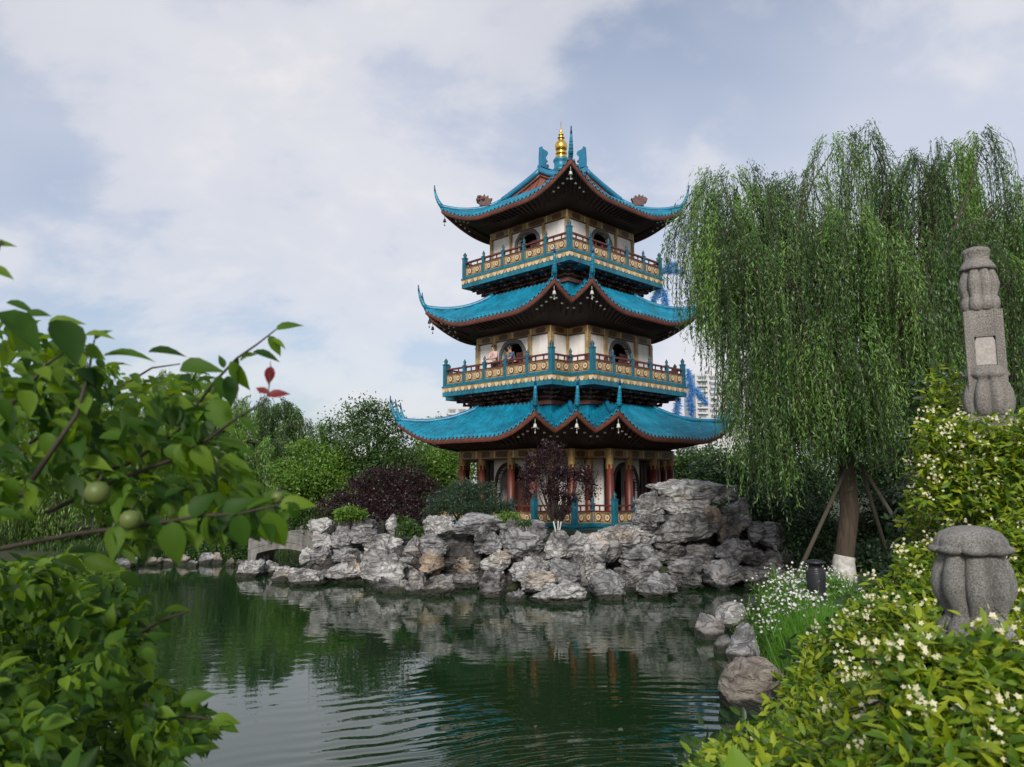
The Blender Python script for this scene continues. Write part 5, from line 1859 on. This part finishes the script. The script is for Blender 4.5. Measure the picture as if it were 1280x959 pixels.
def daisy_bed(name, label, cells, n, hgt):
    """stems with small white heads and narrow leaves"""
    C = np.array(cells)
    P = C[RNG.integers(0, len(C), n)] + RNG.normal(size=(n, 3)) * np.array([.28, .35, 0])
    P[:, 2] = ground_z(P[:, 0], P[:, 1])
    H = RNG.uniform(.6, 1.0, n) * hgt
    lean = RNG.normal(size=(n, 2)) * .22 + np.array([-.10, -.05])
    Tp = P + np.stack([lean[:, 0] * H, lean[:, 1] * H, H], 1)
    t = empty(name, tuple(C.mean(0)[:2]) + (float(P[:, 2].mean()),), label, 'flowers')
    o0 = np.array(t.location)
    # leaves and stems
    m = n * 7
    idx = RNG.integers(0, n, m)
    q = RNG.random(m) ** 1.2
    B = P[idx] + (Tp - P)[idx] * q[:, None] * .8
    D = nrm(RNG.normal(size=(m, 3)) * .5 + np.array([0, 0, .8]))
    me = leaf_mesh('foliage', B - o0, D, RNG.normal(size=(m, 3)), RNG.uniform(.12, .3, m), np.full(m, .02), M['blade'], 'lance', droop=.2)
    tag(link('foliage', me, t), kind='stuff')
    st = leaf_mesh('stem', P - o0, Tp - P, RNG.normal(size=(n, 3)), np.linalg.norm(Tp - P, axis=1), np.full(n, .012), M['green'], 'lance', droop=.0)
    tag(link('stem', st, t), kind='stuff')
    # heads: ring of six petals
    k = 6
    ax = nrm(RNG.normal(size=(n, 3)) * .5 + np.array([-.1, -.35, .8]))
    u = nrm(np.cross(ax, RNG.normal(size=(n, 3)))); v = np.cross(ax, u)
    PD = np.concatenate([u * math.cos(2 * PI * j / k) + v * math.sin(2 * PI * j / k) for j in range(k)])
    PP = np.tile(Tp, (k, 1)); AX = np.tile(ax, (k, 1))
    sz = np.tile(RNG.uniform(.020, .036, n), k)
    hm = leaf_mesh('flower_head', PP - o0, PD, AX, sz, sz * .8, M['daisy'], 'slim')
    tag(link('flower_head', hm, t), kind='stuff')
    return t


cells = []
for (a, b, Y) in [((955, 800), (1000, 800), 15.0), ((960, 800), (1010, 800), 15.8), ((965, 800), (1040, 800), 16.6), ((975, 800), (1060, 800), 17.4), ((985, 800), (1010, 800), 14.3), ((990, 800), (1060, 800), 18.4)]:
    cells += line_pts(a, b, 7, Y, Y)
fb_ = []
for (a_, Yq) in ((60, 32), (100, 31.5), (140, 31.4), (180, 31.9), (220, 32.4), (260, 33), (300, 33.8), (330, 34.8), (160, 33.2), (220, 34), (280, 35.4), (40, 33.5), (90, 34)):
    fb_ += [at(a_ + q_ * 9, 690, Yq) for q_ in range(-3, 4)]
blades('ground_cover', 'dark green ground cover on the far left bank', fb_, 9000, .2, .5, M['green'], .035, .5)
daisy_bed('daisy_bed', 'bed of small white daisies around the black garden lamp', cells, 620, .8)
cells = []
for Y in (15.5, 16.5, 17.5):
    cells += line_pts((1050, 800), (1110, 800), 6, Y, Y)
daisy_bed('daisy_bed', 'sparser white daisies at the foot of the willow trunk', cells, 170, .42)
# low planting along the right bank
lp = []
for Y in (9.5, 10.5, 11.5, 12.5, 14, 16, 18, 19.5):
    x0 = float(np.interp(Y, [9, 12, 15, 18, 20.3], [3.4, 4.2, 4.9, 5.5, 6.6]))
    lp += [(x0 + .5 + q * .7, Y, 0) for q in range(9)]
blades('ground_cover', 'low dark ground cover on the right bank', lp, 9000, .2, .5, M['green'], .03, .35)


# ================================================================== people on the middle balcony
def uv(u, v, z):
    c, s_ = math.cos(PHI), math.sin(PHI)
    return Vector((CX + u * c - v * s_, CY + u * s_ + v * c, z))


def skin_body(name, joints, edges, mats, parent=None, sub=2):
    """one continuous skinned figure: joints {key: (pos, radius)}"""
    keys = list(joints)
    me = bpy.data.meshes.new(name)
    me.from_pydata([joints[k][0] for k in keys], [(keys.index(a), keys.index(b)) for a, b in edges], [])
    o = link(name, me, parent)
    md = o.modifiers.new('skin', 'SKIN')
    md.use_smooth_shade = True
    for i, k in enumerate(keys):
        r = joints[k][1]
        me.skin_vertices[0].data[i].radius = (r, r) if not hasattr(r, '__len__') else r
        me.skin_vertices[0].data[i].use_root = (k == 'pelvis')
    o.modifiers.new('sub', 'SUBSURF').levels = sub
    o.modifiers['sub'].render_levels = sub
    me.materials.append(mats)
    return o


def person(label, pos, rz, h, shirt, lean=.12, arms='rail', trousers=None):
    k = h / 1.7
    t = empty('person', pos, label, 'person', None, rz)     # faces local -y
    J = {'pelvis': ((0, 0, .92 * k), .135 * k), 'waist': ((0, -.02, 1.06 * k), .12 * k), 'chest': ((0, -lean * .6, 1.28 * k), (.16 * k, .115 * k)), 'neckb': ((0, -lean, 1.43 * k), .065 * k), 'neck': ((0, -lean - .01, 1.48 * k), .05 * k), 'headb': ((0, -lean - .02, 1.56 * k), .082 * k), 'head': ((0, -lean - .025, 1.64 * k), .085 * k), 'top': ((0, -lean - .015, 1.70 * k), .05 * k)}
    E = [('pelvis', 'waist'), ('waist', 'chest'), ('chest', 'neckb'), ('neckb', 'neck'), ('neck', 'headb'), ('headb', 'head'), ('head', 'top')]
    for s_, sx in (('l', -1), ('r', 1)):
        J['sh' + s_] = ((sx * .19 * k, -lean * .9, 1.37 * k), .062 * k)
        J['el' + s_] = ((sx * .26 * k, -lean - .06, 1.10 * k), .045 * k)
        J['wr' + s_] = ((sx * .16 * k, -lean - .28, 1.02 * k), .032 * k)
        J['hd' + s_] = ((sx * .12 * k, -lean - .36, 1.01 * k), .036 * k)
        J['hp' + s_] = ((sx * .09 * k, 0, .84 * k), .095 * k)
        J['kn' + s_] = ((sx * .10 * k, -.02, .47 * k), .062 * k)
        J['an' + s_] = ((sx * .10 * k, .01, .09 * k), .042 * k)
        J['to' + s_] = ((sx * .11 * k, -.14, .04 * k), .035 * k)
        E += [('chest', 'sh' + s_), ('sh' + s_, 'el' + s_), ('el' + s_, 'wr' + s_), ('wr' + s_, 'hd' + s_), ('pelvis', 'hp' + s_), ('hp' + s_, 'kn' + s_), ('kn' + s_, 'an' + s_), ('an' + s_, 'to' + s_)]
    skin_body('body', J, E, M['skin'], t)
    # shirt: slightly larger skin over torso and upper arms
    g = .016 * k
    SJ = {kk: (J[kk][0], tuple(x + g for x in J[kk][1]) if hasattr(J[kk][1], '__len__') else J[kk][1] + g) for kk in ('pelvis', 'waist', 'chest', 'neckb', 'shl', 'shr', 'ell', 'elr')}
    skin_body('shirt', SJ, [('pelvis', 'waist'), ('waist', 'chest'), ('chest', 'neckb'), ('chest', 'shl'), ('chest', 'shr'), ('shl', 'ell'), ('shr', 'elr')], shirt, t)
    TJ = {kk: (J[kk][0], J[kk][1] + g) for kk in ('pelvis', 'hpl', 'hpr', 'knl', 'knr', 'anl', 'anr')}
    skin_body('trousers', TJ, [('pelvis', 'hpl'), ('pelvis', 'hpr'), ('hpl', 'knl'), ('hpr', 'knr'), ('knl', 'anl'), ('knr', 'anr')], M['black_metal'] if trousers is None else trousers, t)
    hr = MB()
    c = Vector(J['head'][0])
    hr.lathe([(.0, -.10 * k), (.085 * k, -.08 * k), (.103 * k, .0), (.1 * k, .05 * k), (.07 * k, .10 * k), (.02 * k, .115 * k)], 16, c + Vector((0, .022 * k, .012 * k)), 0)
    hr.obj('hair', M['hair'], t)
    fc = MB()
    for sx in (-1, 1):
        fc.lathe([(0, -.012), (.012, 0), (0, .012)], 8, c + Vector((sx * .032 * k, -.082 * k, -.02 * k)), 0)
        fc.lathe([(0, -.03), (.016, 0), (0, .03)], 8, c + Vector((sx * .09 * k, -.0, -.03 * k)), 1)
    fc.lathe([(.0, -.02), (.018, -.012), (.01, .02), (0, .03)], 8, c + Vector((0, -.088 * k, -.045 * k)), 1)
    fc.box((-.025 * k, -.086 * k, -.085 * k), (.025 * k, -.076 * k, -.078 * k), 0, Matrix.Translation(c))
    fc.obj('face', [M['hair'], M['skin']], t)
    return t


face = PHI - PI / 2                                           # looking out over the left front railing
person('person in a pale pink shirt leaning on the middle balcony railing', uv(-3.86, .36, Z2), face, 1.50, M['shirt_pink'])
person('person in dark blue standing at the arched window of the middle balcony', uv(-3.72, -.62, Z2), face - .5, 1.34, M['shirt_blue'], .16)
person('person in a brown top just inside the arched window', uv(-3.55, -.20, Z2), face + .3, 1.46, M['gold_dull'], .06)


# ================================================================== blue feather plumes on the right-hand balcony corners
def plume(label, root, tip, seed, width=.26, sag=.25):
    r = np.random.default_rng(seed)
    root, tip = Vector(root), Vector(tip)
    pts = []
    for k in range(12):
        q = k / 11
        pts.append((tip - root) * q + Vector((0, 0, -sag * q * q + sag * .9 * q)))
    t = empty('feather_plume', root, label, 'plume', 'blue plumes on the balconies')
    st = MB(); st.tube(pts, [.02 - .0012 * k for k in range(12)], 6); st.obj('stem', M['horn'], t)
    n = 700
    q = r.random(n)
    A = np.array([p[:] for p in pts])
    P = np.stack([np.interp(q, np.linspace(0, 1, 12), A[:, j]) for j in range(3)], 1)
    ax = nrm(np.gradient(A, axis=0))
    AX = np.stack([np.interp(q, np.linspace(0, 1, 12), ax[:, j]) for j in range(3)], 1)
    D = nrm(AX * .8 + r.normal(size=(n, 3)) * .7)
    L = width * (.5 + .7 * r.random(n)) * (.55 + .6 * np.sin(PI * np.clip(q, .05, .95)))
    link('barbs', leaf_mesh('barbs', P, D, r.normal(size=(n, 3)), L, np.full(n, .03), M['plume'], 'lance', droop=.3), t)


def corner_pt(h, n_, z):
    return uv(h - n_, -h, z)


c3 = uv(3.25, -3.25, Z3); c2 = uv(4.33 - 1.1, -4.33, Z2)
rt = Vector((1, .0, 0))
for k, (lab, c, o0, o1) in enumerate([
    ('blue feather plume spreading outward from the upper balcony corner, topmost', c3, (-.05, 0, .35), (.95, -.1, .3)),
    ('blue feather plume rising slightly beside the topmost one', c3, (-.05, 0, .3), (.6, .1, .72)),
    ('blue feather plume hanging straight down from the upper balcony corner', c3, (-.02, 0, -.45), (.12, -.1, -1.35)),
    ('blue feather plume hanging from the upper corner and bending left', c3, (-.1, 0, -.45), (-.45, 0, -1.05)),
    ('blue feather plume along the end post of the middle balcony', c2, (.08, 0, .8), (.25, -.1, -.35)),
    ('blue feather plume bending right from the middle balcony corner', c2, (.05, 0, .1), (.85, -.1, -.75)),
    ('blue feather plume hanging down below the middle balcony corner', c2, (.1, 0, -.3), (.2, 0, -1.25)),
    ('dark blue feather plume under the middle balcony, hanging lowest', c2, (-.35, 0, -.5), (-.55, -.1, -1.55))]):
    plume(lab, c + Vector(o0), c + Vector(o1), 50 + k)


# ================================================================== jasmine on the near right
JP = np.array([(870, 962), (930, 925), (975, 885), (985, 845), (1005, 815), (1050, 790), (1072, 760), (1100, 725), (1125, 690), (1130, 650), (1142, 600), (1140, 560), (1158, 520), (1160, 475), (1190, 462), (1215, 470), (1225, 520), (1250, 520), (1300, 500), (1330, 500), (1330, 980), (860, 980)], float)


def in_poly(n, poly):
    lo, hi = poly.min(0), poly.max(0)
    out = np.zeros((0, 2))
    while len(out) < n:
        c = lo + (hi - lo) * RNG.random((n * 3, 2))
        out = np.concatenate([out, c[sdf_poly(c[:, 0], c[:, 1], poly) < 0]])
    return out[:n]


def at_np(px, Y):
    a, b = (px[:, 0] - 640) / F, (479.5 - px[:, 1]) / F
    d = np.stack([a, _c - b * _s, _s + b * _c], 1)
    return d * (Y / d[:, 1])[:, None] + np.array([0, 0, EYE])


def jas_depth(px):
    return np.interp(px[:, 1], [460, 600, 700, 780, 850, 910, 962], [4.25, 4.15, 3.7, 3.2, 2.7, 2.2, 1.75]) + np.clip(1230 - px[:, 0], 0, 300) / 300 * .5


def keep_clear(px, Y):
    """nothing in front of the near post's bud or the pillar's carvings"""
    a = (px[:, 0] > 1150) & (px[:, 0] < 1300) & (px[:, 1] > 640) & (px[:, 1] < 812) & (Y < 2.62)
    return ~a


def spray(name, label, cat, poly, nspr, per, lo, hi, matn, seed, clear=True, ysel=None):
    """leafy sprays: short shoots with paired leaves and flower clusters at some tips"""
    px = in_poly(nspr, poly)
    Y = jas_depth(px) + RNG.random(nspr) ** 1.5 * .55
    # a second, ruffled layer: whole clumps pushed forward or back
    ruf = fbm(np.stack([px[:, 0] / 60, px[:, 1] / 60, px[:, 0] * 0], 1), 2, 77)
    Y = Y + ruf * .28
    hid = (px[:, 0] > 1140) & (px[:, 1] > 640) & (px[:, 1] < 812)
    Y = np.where(hid, np.maximum(Y, 2.75 + RNG.random(nspr) * .5), Y)
    low = (px[:, 0] > 1120) & (px[:, 1] >= 812)
    Y = np.where(low, np.minimum(Y, 2.02 - (px[:, 1] - 800) / 160 * .35 + RNG.random(nspr) * .16), Y)
    wrap = (px[:, 0] > 1150) & (px[:, 1] > 525) & (px[:, 1] < 640)
    Y = np.where(wrap, np.minimum(Y, 3.78 + RNG.random(nspr) * .2), Y)
    pil = (px[:, 0] > 1195) & (px[:, 0] < 1275) & (px[:, 1] < 530)
    ok = ~(pil & (RNG.random(nspr) < .93))
    px, Y, ruf = px[ok], Y[ok], ruf[ok]
    n = len(px)
    C = at_np(px, Y)
    d0 = nrm(RNG.normal(size=(n, 3)) * .55 + np.array([-.25, -.55, .35]))
    shoot = RNG.uniform(.08, .2, n)
    m = n * per
    idx = np.repeat(np.arange(n), per)
    q = np.tile(np.linspace(.15, 1, per), n)
    B = C[idx] + d0[idx] * (shoot[idx] * (q - .5))[:, None] + RNG.normal(size=(m, 3)) * .008
    side = nrm(np.cross(d0[idx], RNG.normal(size=(m, 3)) * .5 + np.array([0, 0, 1.0]))) * np.where(np.arange(m) % 2 == 0, 1, -1)[:, None]
    D = nrm(d0[idx] * (.5 + .5 * q)[:, None] + side * .9 + RNG.normal(size=(m, 3)) * .25 + np.array([0, 0, -.1]))
    Nn = nrm(RNG.normal(size=(m, 3)) * .45 + np.array([-.1, -.45, .9]))
    L = RNG.uniform(lo, hi, m)
    g = C.mean(0); g[2] = float(ground_z(g[0], g[1]))
    t = empty(name, g, label, cat)
    link('leaves', leaf_mesh('leaves', B - g, D, Nn, L, L * RNG.uniform(.3, .42, m), M[matn], 'oval' if seed == 0 else 'plum', droop=RNG.uniform(0, .45, m), fold=.3), t)
    tw = MB()
    for i in range(0, n, 3):
        a = Vector(C[i] - g); tw.tube([a - Vector(d0[i]) * shoot[i] * 1.2 + Vector((0, .1, -.1)), a, a + Vector(d0[i]) * shoot[i] * .5], [.0022, .0018, .0012], 4, 0, False)
    tag(tw.obj('twigs', M['twig'], t), kind='stuff')
    return t, C, d0, shoot, px, Y, g


def blossoms(t, g, C, d0, shoot, px, prob, size=(.0065, .0105)):
    sel = RNG.random(len(C)) < prob(px)
    c = C[sel] + d0[sel] * (shoot[sel] * .5)[:, None] + np.array([-.01, -.035, .03])
    k = 9
    n = len(c) * k
    F0 = np.repeat(c, k, 0) + RNG.normal(size=(n, 3)) * np.array([.022, .02, .018])
    ax = nrm(RNG.normal(size=(n, 3)) * .6 + np.array([-.2, -.7, .5]))
    u = nrm(np.cross(ax, RNG.normal(size=(n, 3)))); v = np.cross(ax, u)
    PD = np.concatenate([u * math.cos(2 * PI * j / 5) + v * math.sin(2 * PI * j / 5) for j in range(5)])
    sz = np.tile(RNG.uniform(*size, n), 5)
    o = link('blossoms', leaf_mesh('blossoms', np.tile(F0, (5, 1)) - g, PD, np.tile(ax, (5, 1)), sz, sz * .75, M['blossom'], 'slim'), t)
    tag(o, kind='stuff')


top = JP.copy()
sel_hi = np.array([(1142, 690), (1130, 655), (1142, 600), (1138, 560), (1158, 520), (1160, 475), (1190, 462), (1222, 470), (1235, 525), (1250, 525), (1300, 500), (1340, 500), (1340, 700)], float)
t, C, d0, sh_, px, Y, g = spray('jasmine_vine', 'yellow-green star jasmine with creamy blossoms climbing the tall stone pillar', 'climbing plant', sel_hi, 1250, 9, .03, .058, 'jasmine', 0)
blossoms(t, g, C, d0, sh_, px, lambda p: np.where(p[:, 0] < 1190, .2, .07))
sel_lo = np.array([(870, 962), (930, 925), (975, 885), (985, 845), (1005, 815), (1050, 790), (1072, 760), (1098, 725), (1128, 690), (1340, 690), (1340, 985), (860, 985)], float)
t, C, d0, sh_, px, Y, g = spray('jasmine_hedge', 'sprawling star jasmine mound with yellow-green leaves in the near right corner', 'hedge', sel_lo, 2500, 10, .03, .06, 'jasmine', 0)
blossoms(t, g, C, d0, sh_, px, lambda p: np.where((p[:, 1] < 860) & (p[:, 0] < 1130), .16, .03))
# dark inner leaves that fill the hedge's depth
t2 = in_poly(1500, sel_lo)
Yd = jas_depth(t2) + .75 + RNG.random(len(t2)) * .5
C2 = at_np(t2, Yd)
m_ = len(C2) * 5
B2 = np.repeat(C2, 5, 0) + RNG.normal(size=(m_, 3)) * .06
o = link('inner_leaves', leaf_mesh('inner_leaves', B2 - g, nrm(RNG.normal(size=(m_, 3))), RNG.normal(size=(m_, 3)), RNG.uniform(.05, .09, m_), RNG.uniform(.025, .04, m_), M['deep'], 'oval'), t)
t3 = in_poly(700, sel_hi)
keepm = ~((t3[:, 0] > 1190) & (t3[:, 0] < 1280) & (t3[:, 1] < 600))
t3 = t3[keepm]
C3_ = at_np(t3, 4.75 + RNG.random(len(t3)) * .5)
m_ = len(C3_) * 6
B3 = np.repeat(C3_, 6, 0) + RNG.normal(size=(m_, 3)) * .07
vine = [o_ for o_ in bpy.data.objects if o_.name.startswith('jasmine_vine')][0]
link('inner_leaves', leaf_mesh('inner_leaves', B3 - np.array(vine.location), nrm(RNG.normal(size=(m_, 3))), RNG.normal(size=(m_, 3)), RNG.uniform(.05, .09, m_), RNG.uniform(.025, .04, m_), M['deep'], 'oval'), vine)


# ================================================================== plum branches and bush on the near left
def plum_leaves(specs, lo, hi):
    pass


PB = {
    'tip': [(-60, 640, 1.45), (60, 610, 1.4), (160, 580, 1.36), (222, 540, 1.33), (266, 480, 1.3), (296, 448, 1.28), (322, 430, 1.27), (345, 412, 1.26)],
    'mid': [(60, 640, 1.3), (150, 598, 1.25), (215, 575, 1.2), (262, 548, 1.15), (300, 520, 1.12), (330, 503, 1.1)],
    'low': [(-20, 690, 1.25), (90, 668, 1.2), (190, 655, 1.15), (250, 645, 1.12), (300, 642, 1.1), (362, 628, 1.08)],
    'up': [(-40, 560, 1.2), (20, 500, 1.2), (60, 455, 1.2), (95, 430, 1.2)],
    'up2': [(40, 600, 1.1), (95, 520, 1.12), (110, 470, 1.15), (118, 425, 1.16)],
    'upl': [(-60, 470, 1.0), (-20, 390, 1.0), (-8, 330, 1.0), (2, 300, 1.0)],
    'in1': [(-40, 600, 1.5), (60, 540, 1.5), (140, 490, 1.48), (190, 460, 1.46), (225, 455, 1.45)],
}
g = at(-150, 900, 1.6); g.z = float(ground_z(g.x, g.y))
pl = empty('plum_tree', g, 'broad-leaved plum tree with green fruit reaching in from the near left', 'fruit tree')
ga = np.array(g)
br = MB()
br.tube([Vector((0, 0, -.2)), Vector((.02, 0, .9)), at(-160, 640, 1.5) - g, at(-60, 620, 1.45) - g], [.05, .045, .03, .012], 10)
for k, v in PB.items():
    pts = [at(*q) - g for q in v]
    m = len(pts)
    br.tube([at(-160, 660, 1.5) - g] + pts if k not in ('up2', 'mid') else pts, ([.007] if k not in ('up2', 'mid') else []) + [.0042 - .0030 * i / (m - 1) for i in range(m)], 7)
br.tube([at(330, 503, 1.1) - g, at(335, 492, 1.1) - g, at(338, 470, 1.115) - g, at(338, 452, 1.13) - g], [.0014, .0011, .0009, .0006], 5)
br.obj('branch', M['twig'], pl)

LP, LD, LN, LL, LW = [], [], [], [], []


def put(px, py, Y, ang, L, tilt=0.0, w=.62, face_=None):
    """leaf whose stalk end sits at the pixel; ang = screen angle of its tip, degrees, 0 right, 90 up"""
    b = at(px, py, Y)
    a = math.radians(ang)
    LP.append(tuple(b - g)); LD.append((math.cos(a), tilt, math.sin(a)))
    n_ = face_ if face_ is not None else (RNG.normal() * .35, -.75 + RNG.normal() * .25, .65 + RNG.normal() * .3)
    LN.append(n_); LL.append(L); LW.append(L * w)


# individually seen leaves on the outline: (stalk px, py, depth, direction, length px)
for (a, b, Y, an, Lp, w) in [
    (345, 412, 1.26, 25, 34, .34), (336, 420, 1.26, -60, 30, .45), (340, 424, 1.26, -30, 22, .4), (316, 440, 1.27, -15, 36, .42), (300, 452, 1.28, 35, 20, .5), (298, 447, 1.28, -95, 38, .42), (288, 452, 1.28, -60, 42, .42), (280, 460, 1.29, 110, 18, .5), (306, 445, 1.28, 20, 14, .5), (272, 470, 1.29, -70, 34, .5),
    (185, 440, 1.2, 5, 46, .36), (130, 445, 1.2, 10, 60, .44), (225, 462, 1.2, 12, 50, .5), (60, 405, 1.2, 15, 40, .42), (8, 378, 1.15, -10, 38, .36), (30, 395, 1.1, 5, 36, .45), (-15, 305, 1.0, 5, 32, .34), (-12, 335, 1.0, -20, 32, .45), (108, 432, 1.15, -35, 34, .5), (105, 420, 1.15, 10, 36, .45), (118, 425, 1.16, 40, 24, .5), (70, 400, 1.1, -60, 70, .62), (0, 390, 1.05, -40, 70, .6),
    (330, 575, 1.1, -20, 8, .5), (268, 552, 1.15, -12, 56, .46), (300, 520, 1.12, -40, 30, .4), (225, 560, 1.18, -70, 46, .6), (240, 560, 1.15, -40, 40, .6), (265, 500, 1.2, -55, 52, .62), (285, 470, 1.25, -75, 40, .5),
    (335, 640, 1.08, -70, 52, .66), (350, 632, 1.08, 10, 42, .5), (320, 640, 1.08, -50, 46, .66), (300, 642, 1.1, -85, 44, .6), (362, 628, 1.07, -60, 24, .6), (330, 625, 1.09, 25, 34, .5), (280, 645, 1.11, 40, 40, .6), (260, 645, 1.11, -95, 50, .6), (240, 648, 1.12, 60, 42, .6), (215, 652, 1.13, -80, 54, .6), (150, 600, 1.2, -90, 60, .6)]:
    put(a, b, Y, an, Lp / F * Y, RNG.normal() * .2, w)
# the mass of the crown
CROWN = np.array([(-40, 400), (20, 395), (60, 415), (105, 440), (130, 455), (190, 470), (250, 465), (275, 490), (268, 530), (300, 560), (310, 600), (335, 625), (350, 650), (310, 672), (230, 672), (200, 690), (150, 690), (110, 640), (60, 610), (30, 640), (-40, 660)], float)
px = in_poly(1450, CROWN)
Y = 1.14 + RNG.random(1450) ** 1.2 * .7
for (q, yy) in zip(px, Y):
    edge = abs(sdf_poly(np.array([q[0]]), np.array([q[1]]), CROWN)[0])
    L = RNG.uniform(.026, .052) * (.8 if edge < 14 else 1)
    put(q[0], q[1], yy, RNG.normal() * 50 - 25, L, RNG.normal() * .5, RNG.uniform(.46, .62), (RNG.normal() * .5, -.3 + RNG.normal() * .35, .85))
# each leaf of the two reds is a part of its own
link('leaves', leaf_mesh('leaves', LP, LD, LN, np.array(LL), np.array(LW), M['plum'], 'plum', droop=RNG.uniform(.0, .55, len(LP)), fold=.5), pl)
for (a, b, Y, an, Lp, w) in [(339, 458, 1.12, -100, 24, .55), (335, 492, 1.1, 150, 20, .5), (334, 494, 1.1, 10, 28, .45)]:
    q = at(a, b, Y) - g
    aa = math.radians(an)
    L = Lp / F * Y
    tag(link('red_leaf', leaf_mesh('red_leaf', [q], [(math.cos(aa), .1, math.sin(aa))], [(.2, -.8, .5)], np.array([L]), np.array([L * w]), M['red_leaf'], 'plum', droop=.2), pl), 'small red young leaf')
for (a, b, Y, r) in [(122, 616, 1.12, 15), (163, 650, 1.12, 13), (347, 622, 1.09, 8), (385, 540, 1.2, 0)]:
    if r == 0: continue
    R_ = r / F * Y
    fb = MB(); c = at(a, b, Y) - g
    fb.lathe([(0, -R_), (R_ * .5, -R_ * .88), (R_ * .86, -R_ * .5), (R_, 0), (R_ * .9, R_ * .45), (R_ * .6, R_ * .8), (R_ * .2, R_ * .92), (.0, R_ * .86)], 24, c, 0)
    fb.tube([c + Vector((0, 0, R_ * .85)), c + Vector((.003, .004, R_ * 1.5))], .0018, 6, 1)
    fb.obj('fruit', [M['fruit'], M['twig']], pl)

# bush below it
BUSH = np.array([(-40, 705), (40, 700), (90, 690), (130, 700), (160, 722), (178, 760), (185, 800), (175, 840), (215, 870), (255, 895), (270, 915), (240, 935), (205, 970), (-40, 985)], float)
LP, LD, LN, LL, LW = [], [], [], [], []
g = at(-20, 960, 2.2); g.z = float(ground_z(g.x, g.y))
n = 4000
px = in_poly(n, BUSH)
Y = np.interp(px[:, 1], [690, 800, 960], [2.0, 1.8, 1.5]) + RNG.random(n) ** 1.3 * .9 + .48 * fbm(np.stack([px[:, 0] / 45, px[:, 1] / 45, 0 * px[:, 0]], 1), 2, 8)
for (q, yy) in zip(px, Y):
    put(q[0], q[1], yy, RNG.normal() * 60 - 10, RNG.uniform(.020, .056), RNG.normal() * .5, RNG.uniform(.48, .62), (RNG.normal() * .35, -.4 + RNG.normal() * .3, .95))
for (a, b, Y, an, Lp) in [(85, 690, 1.7, 12, 30), (70, 700, 1.7, -5, 40), (105, 700, 1.7, -15, 44), (150, 718, 1.7, -25, 32), (205, 765, 1.6, 10, 32), (195, 770, 1.6, -40, 30), (240, 905, 1.5, -50, 40), (265, 900, 1.5, 0, 32), (225, 880, 1.5, 20, 40), (275, 905, 1.5, -20, 24)]:
    put(a, b, Y, an, Lp / F * Y, .1, .5)
bu = empty('leafy_bush', g, 'dense bright green broad-leaved bush in the lower left corner', 'bush')
link('leaves', leaf_mesh('leaves', LP, LD, LN, np.array(LL), np.array(LW), M['bush'], 'plum', droop=RNG.uniform(0, .55, len(LP)), fold=.5), bu)
tw = MB()
rb = random.Random(2)
for k in range(46):
    q = px[rb.randrange(n)]
    e = at(q[0], q[1], 2.75 + rb.uniform(-.2, .3)) - g
    s0 = Vector((rb.uniform(-.15, .15), rb.uniform(-.1, .3), -.05))
    tw.tube([s0, s0.lerp(e, .5) + Vector((rb.uniform(-.08, .08), 0, rb.uniform(0, .1))), e], [.008, .005, .003], 5, 0, False)
for (a, b) in (((178, 790), (235, 765)), ((200, 895), (290, 905)), ((180, 880), (250, 920))):
    tw.tube([at(*a, 1.62) - g, at((a[0] + b[0]) / 2, (a[1] + b[1]) / 2 - 4, 1.6) - g, at(*b, 1.58) - g], [.004, .003, .002], 5)
tw.obj('branch', M['twig'], bu)

# broad pale shoot at the bottom edge, in front of the jasmine
LP, LD, LN, LL, LW = [], [], [], [], []
g = at(925, 1040, 1.3); gz0 = g.z
for (a, b, an, Lp, w) in [(925, 982, 95, 44, .8), (908, 978, 158, 38, .45), (945, 985, 55, 34, .6), (892, 982, 140, 34, .5)]:
    put(a, b, 1.3, an, Lp / F * 1.3, .1, w, (0, -.9, .4))
spg = empty('leafy_shoot', g, 'single broad-leaved bright green shoot at the bottom edge before the jasmine', 'plant')
link('leaves', leaf_mesh('leaves', LP, LD, LN, np.array(LL), np.array(LW), M['shoot'], 'plum', droop=.15, fold=.25), spg)
tw = MB(); tw.tube([Vector((.5, .2, float(ground_z(g.x + .5, g.y + .2)) - g.z)), Vector((.1, .05, -.2)), at(925, 985, 1.3) - g], [.012, .008, .003], 6)
tw.obj('stem', M['twig'], spg)
